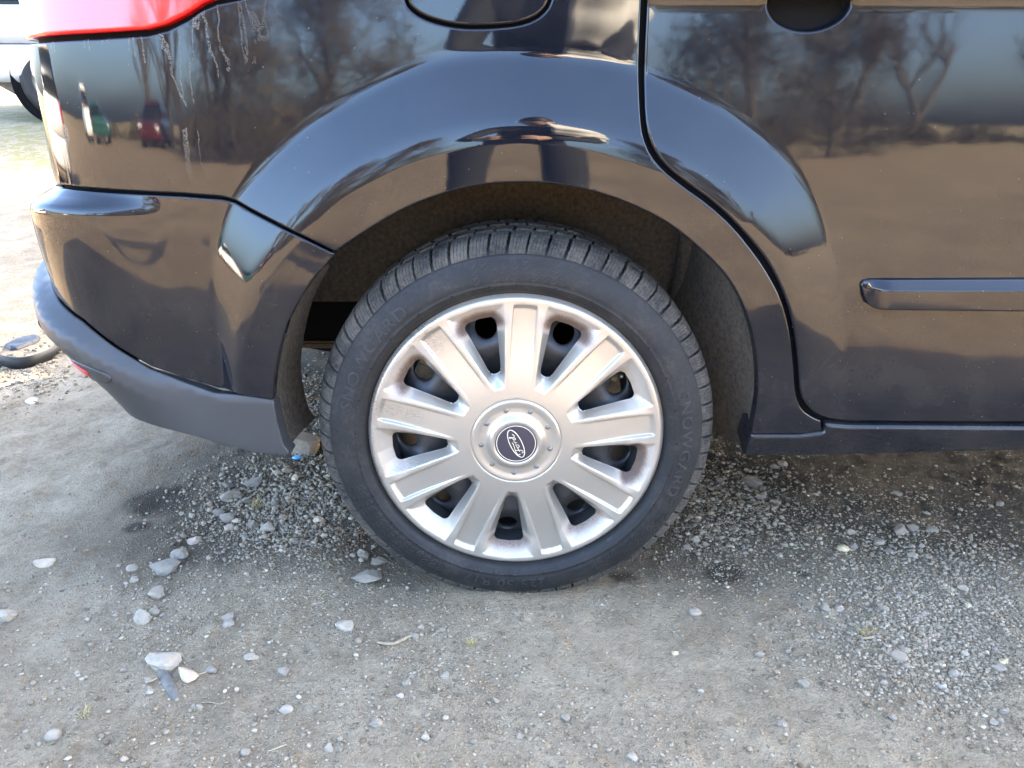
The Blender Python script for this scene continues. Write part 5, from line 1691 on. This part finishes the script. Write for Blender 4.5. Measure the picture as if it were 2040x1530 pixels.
loft('body_core', [(0.30, -0.60, 3.30, 0.44, WID-0.44), (0.86, -0.60, 3.30, 0.44, WID-0.44), (0.92, -0.62, 3.30, 0.10, WID-0.10), (0.985, -0.64, 2.9, 0.06, WID-0.06)], M['gap'], car)
loft('window_band', [(0.985, -0.735, 2.62, 0.045, WID-0.045), (1.06, -0.735, 2.50, 0.05, WID-0.05), (1.30, -0.70, 2.15, 0.12, WID-0.12), (1.54, -0.62, 1.75, 0.22, WID-0.22)], M['glass'], car, 0.32)
loft('roof', [(1.535, -0.66, 1.80, 0.205, WID-0.205), (1.60, -0.64, 1.70, 0.25, WID-0.25), (1.66, -0.52, 1.50, 0.36, WID-0.36), (1.685, -0.30, 1.30, 0.55, WID-0.55)], M['paint'], car, 0.34)
loft('bonnet', [(0.60, 2.3, 3.66, 0.10, WID-0.10), (0.78, 2.3, 3.60, 0.12, WID-0.12), (0.93, 2.2, 3.20, 0.16, WID-0.16), (1.00, 2.2, 2.75, 0.24, WID-0.24)], M['paint'], car, 0.30)
# far side: mirrored plain skin with arches
ss = np.arange(-1.9, 3.5, 0.05); zz = np.arange(0.28, 1.0, 0.04)
Sg, Zg = np.meshgrid(ss, zz); P = body_P(Sg.ravel(), Zg.ravel(), 'plain'); P[:, 1] = WID-P[:, 1]
F = []
for j in range(len(zz)-1):
    for i in range(len(ss)-1):
        sc0, zc0 = ss[i]+0.025, zz[j]+0.02
        if min(math.hypot(sc0, zc0-0.33), math.hypot(sc0-FX, zc0-0.33)) > 0.38:
            a = j*len(ss)+i; F.append((a, a+len(ss), a+len(ss)+1, a+1))
mesh_obj('far_side', P, F, M['paint'], car)
for (x_, y_, rz_) in ((FX, 0.0, 0.0), (0.0, WID, math.pi), (FX, WID, math.pi)):
    wc = wheel.copy(); COL.objects.link(wc); wc.location = (x_, y_, HUBZ); wc.rotation_euler = (0, 0, rz_)
    for ch in list(wheel.children):
        if ch.name.split('.')[0] in ('tyre', 'tread', 'wheel_cover', 'badge', 'steel_rim', 'rim_barrel'):
            c2 = ch.copy(); COL.objects.link(c2); c2.parent = wc

# ------------------------------------------------------------------ other parked cars
def other_car(label, loc, rz, col, length=4.3, width=1.74, height=1.45, hatch=True, metal=0.3, van=False):
    c = empty('parked_car', loc, rz); tag(c, label, 'car', 'cars parked in the yard')
    body = simple('car_paint', col, 0.25, metal=metal, coat=0.6)
    trim = M['black_plastic']
    L2, W2 = length/2, width/2
    bel = height*0.62
    if van:
        loft('body', [(0.24, -L2, L2, -W2, W2), (0.5, -L2-0.02, L2+0.02, -W2-0.02, W2+0.02), (bel, -L2, L2-0.3, -W2, W2)], body, c, 0.22)
        loft('window_band', [(bel-0.01, -L2+0.03, L2-0.35, -W2+0.02, W2-0.02), (height-0.2, -L2+0.08, L2-0.9, -W2+0.12, W2-0.12)], M['glass'], c, 0.25)
        loft('roof', [(height-0.21, -L2+0.07, L2-0.88, -W2+0.11, W2-0.11), (height, -L2+0.2, L2-1.1, -W2+0.22, W2-0.22)], body, c, 0.25)
    else:
        loft('body', [(0.30, -L2+0.06, L2-0.06, -W2+0.03, W2-0.03), (0.36, -L2, L2, -W2, W2), (0.55, -L2-0.03, L2+0.03, -W2-0.015, W2+0.015), (0.595, -L2-0.02, L2+0.02, -W2-0.01, W2+0.01)], body, c, 0.30)
        loft('body_upper', [(0.605, -L2-0.01, L2+0.01, -W2-0.01, W2+0.01), (0.74, -L2+0.02, L2-0.06, -W2, W2), (bel, -L2+0.05, L2-0.85, -W2+0.02, W2-0.02)], body, c, 0.32)
        loft('waist_gap', [(0.58, -L2, L2, -W2+0.01, W2-0.01), (0.62, -L2, L2, -W2+0.01, W2-0.01)], M['gap'], c, 0.30)
        loft('window_band', [(bel-0.01, -L2+0.08, L2-1.0, -W2+0.03, W2-0.03), (height-0.16, -L2+0.35, L2-1.75, -W2+0.16, W2-0.16)], M['glass'], c, 0.22)
        loft('roof', [(height-0.17, -L2+0.33, L2-1.72, -W2+0.14, W2-0.14), (height-0.05, -L2+0.45, L2-1.9, -W2+0.2, W2-0.2), (height, -L2+0.7, L2-2.1, -W2+0.35, W2-0.35)], body, c, 0.22)
    loft('under_tray', [(0.17, -L2+0.35, L2-0.3, -W2+0.12, W2-0.12), (0.31, -L2+0.15, L2-0.1, -W2+0.05, W2-0.05)], M['rust'], c, 0.2)
    for sx in (-1, 1):
        wx = sx*(L2-0.80)
        for sy in (-1, 1):
            wv = bpy.data.objects.new('wheel', None); link(wv, c); wv.location = (wx, sy*(W2-0.09), 0.31); wv.rotation_euler = (0, 0, 0 if sy < 0 else math.pi)
            lathe('tyre', [(0.19, -0.09), (0.24, -0.10), (0.30, -0.085), (0.315, -0.05), (0.315, 0.09), (0.19, 0.10)], 40, M['rubber'], wv)
            lathe('rim', [(0.0, -0.075), (0.05, -0.085), (0.10, -0.06), (0.17, -0.07), (0.195, -0.092)], 30, M['nut'], wv)
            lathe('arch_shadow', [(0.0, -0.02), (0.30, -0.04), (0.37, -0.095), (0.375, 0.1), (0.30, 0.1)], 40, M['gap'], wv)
    for sy in (-1, 1):
        box('headlight', (L2-0.20, sy*W2*0.78-0.16, 0.62), (L2-0.02, sy*W2*0.78+0.16, 0.74), M['clear_lens'], c, 0.02)
        box('rear_lamp', (-L2-0.012, sy*W2*0.80-0.12, 0.66), (-L2+0.12, sy*W2*0.80+0.12, 0.88), M['reflector'], c, 0.02)
        box('wing_mirror', (L2-1.45, sy*(W2+0.07)-0.07, bel), (L2-1.33, sy*(W2+0.07)+0.07, bel+0.13), body, c, 0.02)
    box('plate', (-L2-0.055, -0.26, 0.42), (-L2-0.035, 0.26, 0.53), M['clear_lens'], c, 0.004)
    return c
M['rust'] = simple('rusty_underbody', (0.075, 0.055, 0.040), 0.9, noise=0.5, nscale=6)
p0 = np.array([-2.35, 6.1]); 
other_car('silver car parked in the sun behind the black car', (-2.62, 6.9, gz(-3.4, 6.2)), R(4), (0.55, 0.56, 0.58), metal=0.5)
other_car('dark blue van hidden behind the black car, shading the ground', (1.05, 4.75, gz(-0.6, 4.4)), R(3), (0.02, 0.03, 0.07), length=4.7, height=1.80, van=True)
other_car('red car behind the photographer, mirrored in the quarter panel', (-13.5, -19.0, float(ground_z(-13.5, -19.0))), R(70), (0.10, 0.012, 0.012))
other_car('white van behind the photographer, mirrored in the bumper', (-24.0, -15.0, float(ground_z(-24.0, -15.0))), R(20), (0.75, 0.76, 0.76), length=4.9, width=1.9, height=1.95, van=True, metal=0.0)
other_car('green car behind the photographer beside the white van', (-20.5, -17.5, float(ground_z(-20.5, -17.5))), R(-30), (0.02, 0.10, 0.08))
other_car('silver hatchback far left, mirrored in the rear corner', (-7.5, 1.5, float(ground_z(-7.5, 1.5))), R(100), (0.60, 0.60, 0.62), metal=0.4)

# ------------------------------------------------------------------ trees and scrub behind the photographer
M['bark'] = simple('bark', (0.085, 0.070, 0.058), 0.95, noise=0.3, nscale=12)
def leaf_mat(name, c1, c2):
    m, N, L, b = mat_new(name)
    oi = N.new('ShaderNodeNewGeometry')
    r = ramp(N, [(0.0, c1), (1.0, c2)]); L.new(oi.outputs['Random Per Island'], r.inputs['Fac']); L.new(r.outputs['Color'], b.inputs['Base Color'])
    b.inputs['Roughness'].default_value = 0.7; b.inputs['Specular IOR Level'].default_value = 0.2
    return m
M['leaf'] = leaf_mat('dark_twigs', (0.045, 0.036, 0.024), (0.10, 0.080, 0.050))
M['scrub'] = leaf_mat('dry_scrub', (0.075, 0.060, 0.040), (0.15, 0.12, 0.075))
def tree(name, label, loc, h, spread, leaves, mat, seed, group, bare=False):
    rg = random.Random(seed)
    t = empty(name, (loc[0], loc[1], float(ground_z(loc[0], loc[1])))); tag(t, label, 'tree', group)
    V = []; F = []; tips = []
    def limb(p, d, l, r0, dep):
        n_ = 5; pts = [np.array(p)]; dd = np.array(d)
        for i in range(4):
            dd = dd+np.array([rg.uniform(-.18, .18), rg.uniform(-.18, .18), rg.uniform(-.05, .14)]); dd /= np.linalg.norm(dd); pts.append(pts[-1]+dd*l/4)
        b0 = len(V)
        for i, q in enumerate(pts):
            r = r0*(1-0.6*i/4); u = np.cross(dd, [0.3, 0.5, 0.8]); u /= np.linalg.norm(u); v = np.cross(dd, u)
            for k in range(n_): a = 2*math.pi*k/n_; V.append(q+r*(u*math.cos(a)+v*math.sin(a)))
        for i in range(4):
            for k in range(n_): F.append((b0+i*n_+k, b0+i*n_+(k+1) % n_, b0+(i+1)*n_+(k+1) % n_, b0+(i+1)*n_+k))
        if dep <= 2: tips.extend(pts[1:])
        if dep > 0:
            for j in range(rg.choice([3, 4, 4])):
                f = rg.uniform(0.35, 1.0); q = pts[int(f*4)]; a = rg.uniform(0, 6.28); tl_ = rg.uniform(0.4, 1.0)
                nd = dd*0.7+np.array([math.cos(a)*tl_*spread, math.sin(a)*tl_*spread, rg.uniform(0.0, 0.5)]); nd /= np.linalg.norm(nd)
                limb(q, nd, l*rg.uniform(0.45, 0.68), r0*0.42, dep-1)
    stems = 1 if not bare else rg.choice([1, 2, 3])
    for k in range(stems):
        limb((rg.uniform(-.3, .3)*(stems-1), rg.uniform(-.3, .3)*(stems-1), -0.1), (rg.uniform(-.1, .1), rg.uniform(-.1, .1), 1), h*0.55, h*0.022, 4 if bare else 3)
    mesh_obj('trunk', V, F, M['bark'], t)
    if leaves:
        rgn = np.random.default_rng(seed)
        ncl = 70; cz_ = rgn.random(ncl)**1.2; ca_ = rgn.uniform(0, 6.28, ncl)
        cr_ = h*0.36*np.sqrt(rgn.random(ncl))*(1.15-0.75*cz_)*np.clip(cz_*8+0.5, 0, 1)
        cl = np.stack([cr_*np.cos(ca_), cr_*np.sin(ca_), h*(0.05+0.90*cz_)], 1)
        c = cl[rgn.integers(0, ncl, leaves)]+rgn.normal(0, 0.052*h, (leaves, 3))*np.array([1, 1, 0.9])
        c[:, 2] = np.maximum(c[:, 2], 0.02*h)
        s = rgn.uniform(0.05, 0.11, leaves)*(h/7)**0.5
        a = rgn.normal(size=(leaves, 3)); a /= np.linalg.norm(a, axis=1, keepdims=True); b = np.cross(a, rgn.normal(size=(leaves, 3))); b /= np.linalg.norm(b, axis=1, keepdims=True)
        a *= s[:, None]; a *= 1.7; b *= s[:, None]*0.16
        V4 = np.stack([c-a, c+b, c+a, c-b], 1).reshape(-1, 3)
        mesh_obj('crown', V4, np.arange(leaves*4).reshape(-1, 4), mat, t, False)
    return t
G1 = 'trees mirrored in the car'
tree('thicket_tree', 'dense dark thicket tree behind the photographer, mirrored in the quarter panel', (-5.4, -13.5), 4.9, 1.0, 16000, M['leaf'], 11, G1)
tree('thicket_tree', 'tall dark thicket tree mirrored left of the photographer', (-3.6, -15.5), 5.4, 0.9, 16000, M['leaf'], 12, G1)
tree('thicket_tree', 'broad dark thicket tree behind the photographer, mirrored in the door', (4.6, -14.0), 5.2, 1.1, 16000, M['leaf'], 13, G1)
tree('thicket_tree', 'smaller dark thicket tree mirrored at the door edge', (7.2, -17.0), 4.2, 1.1, 11000, M['leaf'], 14, G1)
for k, (x_, y_, h_) in enumerate([(-9.5, -16, 7), (-12.5, -20, 8), (-7.8, -19, 8), (10.5, -24, 7), (14, -27, 8), (18, -26, 7), (1.0, -30, 8), (-17, -24, 9)]):
    tree('bare_tree', ['slim bare tree behind the red car', 'bare tree at the back left behind the photographer', 'bare tree between the red car and the thicket trees', 'bare tree right of the smaller thicket tree', 'bare tree far right behind the photographer', 'bare tree at the far right end of the hedge', 'bare tree straight behind the photographer', 'bare tree behind the green car'][k], (x_, y_), h_, 0.7, 0, None, 40+k, 'bare trees behind the photographer', True)
# hedge of scrub along the back of the yard
for k in range(13):
    x_ = -26+k*4.4+random.uniform(-0.8, 0.8); y_ = -27+random.uniform(-1.5, 1.5); h_ = random.uniform(1.3, 2.2)
    rgn = np.random.default_rng(90+k); n_ = 1500
    b_ = empty('scrub_bush', (x_, y_, float(ground_z(x_, y_))))
    tag(b_, 'scrub bush number %s from the left in the back hedge' % ['one', 'two', 'three', 'four', 'five', 'six', 'seven', 'eight', 'nine', 'ten', 'eleven', 'twelve', 'thirteen'][k], 'bush', 'scrub hedge behind the photographer')
    d_ = rgn.normal(size=(n_, 3)); d_ /= np.linalg.norm(d_, axis=1, keepdims=True); rr5 = rgn.random(n_)**0.4
    c = d_*rr5[:, None]*np.array([2.6, 1.3, h_*0.6]); c[:, 2] = np.abs(c[:, 2])*(0.6+0.4*np.sin(c[:, 0]*2+k))
    s = rgn.uniform(0.06, 0.14, n_); a = rgn.normal(size=(n_, 3)); a /= np.linalg.norm(a, axis=1, keepdims=True); b = np.cross(a, rgn.normal(size=(n_, 3))); b /= np.linalg.norm(b, axis=1, keepdims=True)
    V4 = np.stack([c-a*s[:, None], c+b*s[:, None]*0.5, c+a*s[:, None], c-b*s[:, None]*0.5], 1).reshape(-1, 3)
    mesh_obj('foliage', V4, np.arange(n_*4).reshape(-1, 4), M['scrub'], b_, False)
    tube('stem', [(0, 0, -0.05), (0.05, 0, h_*0.3), (0.1, 0.05, h_*0.6)], [0.05, 0.035, 0.015], M['bark'], b_, 6)

# ------------------------------------------------------------------ the photographer
M['dark_cloth'] = simple('dark_cloth', (0.014, 0.015, 0.019), 0.85, noise=0.2, nscale=25)
M['white_cloth'] = simple('white_cloth', (0.70, 0.68, 0.64), 0.9, noise=0.1, nscale=40)
M['skin'] = simple('skin', (0.45, 0.26, 0.18), 0.55)
M['hair'] = simple('hair', (0.012, 0.009, 0.008), 0.6)
def skinned(name, verts, edges, radii, mat, parent, root=0, sub=2):
    me = bpy.data.meshes.new(name); me.from_pydata(verts, edges, []); me.update()
    o = bpy.data.objects.new(name, me); link(o, parent)
    me.materials.append(mat)
    sk = o.modifiers.new('skin', 'SKIN')
    if not me.skin_vertices: me.attributes  # layer is made with the modifier below
    bpy.context.view_layer.objects.active = o
    if len(me.skin_vertices) == 0:
        bpy.ops.mesh.customdata_skin_add()
    for v, r in zip(me.skin_vertices[0].data, radii):
        v.radius = (r, r) if not isinstance(r, tuple) else r
        v.use_root = False
    me.skin_vertices[0].data[root].use_root = True
    sb = o.modifiers.new('sub', 'SUBSURF'); sb.levels = sub; sb.render_levels = sub
    sk.use_smooth_shade = True
    return o
per = empty('person', (0.02, -1.80, gz(0.02, -1.80)))
tag(per, 'person in dark clothes and a white shawl holding a phone, mirrored above the wheel', 'person')
bv = [(0.03, 0.0, 0.90), (0.06, 0.10, 1.02), (0.09, 0.22, 1.14), (0.10, 0.31, 1.21), (0.10, 0.37, 1.26),      # pelvis .. neck, bent forward
      (-0.08, 0, 0.84), (-0.14, 0.06, 0.47), (-0.17, 0.0, 0.10), (-0.18, 0.12, 0.04),
      (0.13, 0, 0.84), (0.15, 0.06, 0.47), (0.16, 0.0, 0.10), (0.17, 0.12, 0.04),
      (-0.10, 0.29, 1.19), (-0.21, 0.36, 0.99), (-0.16, 0.51, 0.93),
      (0.29, 0.29, 1.19), (0.31, 0.36, 0.99), (0.11, 0.51, 0.93)]
be = [(0, 1), (1, 2), (2, 3), (3, 4), (0, 5), (5, 6), (6, 7), (7, 8), (0, 9), (9, 10), (10, 11), (11, 12), (3, 13), (13, 14), (14, 15), (3, 16), (16, 17), (17, 18)]
br = [0.15, 0.14, 0.16, 0.13, 0.06, 0.10, 0.075, 0.06, 0.045, 0.10, 0.075, 0.06, 0.045, 0.075, 0.058, 0.042, 0.075, 0.058, 0.042]
body = skinned('body', bv, be, br, M['dark_cloth'], per)
head = bmesh.new(); bmesh.ops.create_uvsphere(head, u_segments=24, v_segments=18, radius=1)
for v in head.verts:
    p = v.co; 
    j = 1-0.22*max(0, -p.z)*1.0
    v.co = Vector((p.x*0.078*j, p.y*0.098*(j if p.y < 0 else 1.0), p.z*0.125))
    if p.y > 0.85 and abs(p.x) < 0.3 and -0.3 < p.z < 0.2: v.co.y += 0.012
hd = bm_obj('head', head, M['skin'], per); hd.location = (0.09, 0.43, 1.35); hd.rotation_euler = (R(-25), 0, 0)
hair = bmesh.new(); bmesh.ops.create_uvsphere(hair, u_segments=24, v_segments=18, radius=1)
bmesh.ops.delete(hair, geom=[v for v in hair.verts if v.co.z < 0.15 and v.co.y > -0.1 or v.co.z < -0.45], context='VERTS')
for v in hair.verts: v.co = Vector((v.co.x*0.085, v.co.y*0.107-0.006, v.co.z*0.134+0.006))
ho = bm_obj('hair', hair, M['hair'], hd)
for sx in (-1, 1):
    e_ = bmesh.new(); bmesh.ops.create_uvsphere(e_, u_segments=10, v_segments=8, radius=0.011); eo = bm_obj('eye', e_, M['hair'], hd); eo.location = (sx*0.03, 0.086, 0.015)
    e_ = bmesh.new(); bmesh.ops.create_uvsphere(e_, u_segments=10, v_segments=8, radius=0.022); eo = bm_obj('ear', e_, M['skin'], hd); eo.location = (sx*0.078, -0.005, 0.0); eo.scale = (0.4, 0.8, 1.2)
box('mouth', (-0.022, 0.078, -0.066), (0.022, 0.090, -0.058), M['hair'], hd, 0.002)
# white shawl over one shoulder and down the chest
sv = []; sf = []
nu, nv = 30, 16
for i in range(nu):
    a = 0.15+2.3*i/(nu-1)                                # angle round the body, 0 = front, + towards +x
    for k in range(nv):
        t = k/(nv-1); z_ = 1.30-0.26*t
        w_x = 0.09+0.20*min(1, t*3.2)-0.02*t; w_y = 0.09+0.10*min(1, t*2.5)
        f_ = 1+0.05*math.sin(a*9+t*4)+0.04*math.sin(t*17+a*3)
        cx_, cy_ = 0.10, 0.38-0.20*t
        sv.append((cx_+w_x*f_*math.sin(a), cy_+w_y*f_*math.cos(a), z_+0.012*math.sin(a*7)))
for i in range(nu-1):
    for k in range(nv-1): a0 = i*nv+k; sf.append((a0, a0+1, a0+nv+1, a0+nv))
sh = mesh_obj('shawl', sv, sf, M['white_cloth'], per)
so_ = sh.modifiers.new('thick', 'SOLIDIFY'); so_.thickness = 0.02
# hands round the phone
for (sx, base) in ((-1, (-0.16, 0.51, 0.93)), (1, (0.11, 0.51, 0.93))):
    bx_, by_, bz_ = base; cx = -0.027
    pv = [(bx_, by_, bz_), (bx_+(cx+sx*0.085-bx_)*0.55, by_+0.04, bz_-0.015), (cx+sx*0.082, by_+0.075, bz_-0.025)]
    pe = [(0, 1), (1, 2)]; pr2 = [0.030, 0.034, 0.028]
    for k in range(4):
        i0 = len(pv); zz_ = bz_+0.016-0.022*k
        pv += [(cx+sx*0.080, by_+0.100, zz_), (cx+sx*0.066, by_+0.120, zz_-0.004), (cx+sx*(0.040-0.004*k), by_+0.118, zz_-0.006)]
        pe += [(2, i0), (i0, i0+1), (i0+1, i0+2)]; pr2 += [0.010, 0.0095, 0.008]
    i0 = len(pv); pv += [(cx+sx*0.062, by_+0.078, bz_+0.012), (cx+sx*0.036, by_+0.088, bz_+0.012)]; pe += [(1, i0), (i0, i0+1)]; pr2 += [0.012, 0.010]
    skinned('hand', pv, pe, pr2, M['skin'], per)
phone = box('phone', (-0.090, -0.005, -0.040), (0.090, 0.004, 0.040), M['glass'], None, 0.003)
phone.location = (CAM[0], CAM[1]-0.045, CAM[2]+0.012); phone.rotation_euler = (-PITCH, 0, 0)
tag(phone, 'dark phone held in both hands by the photographer', 'phone')
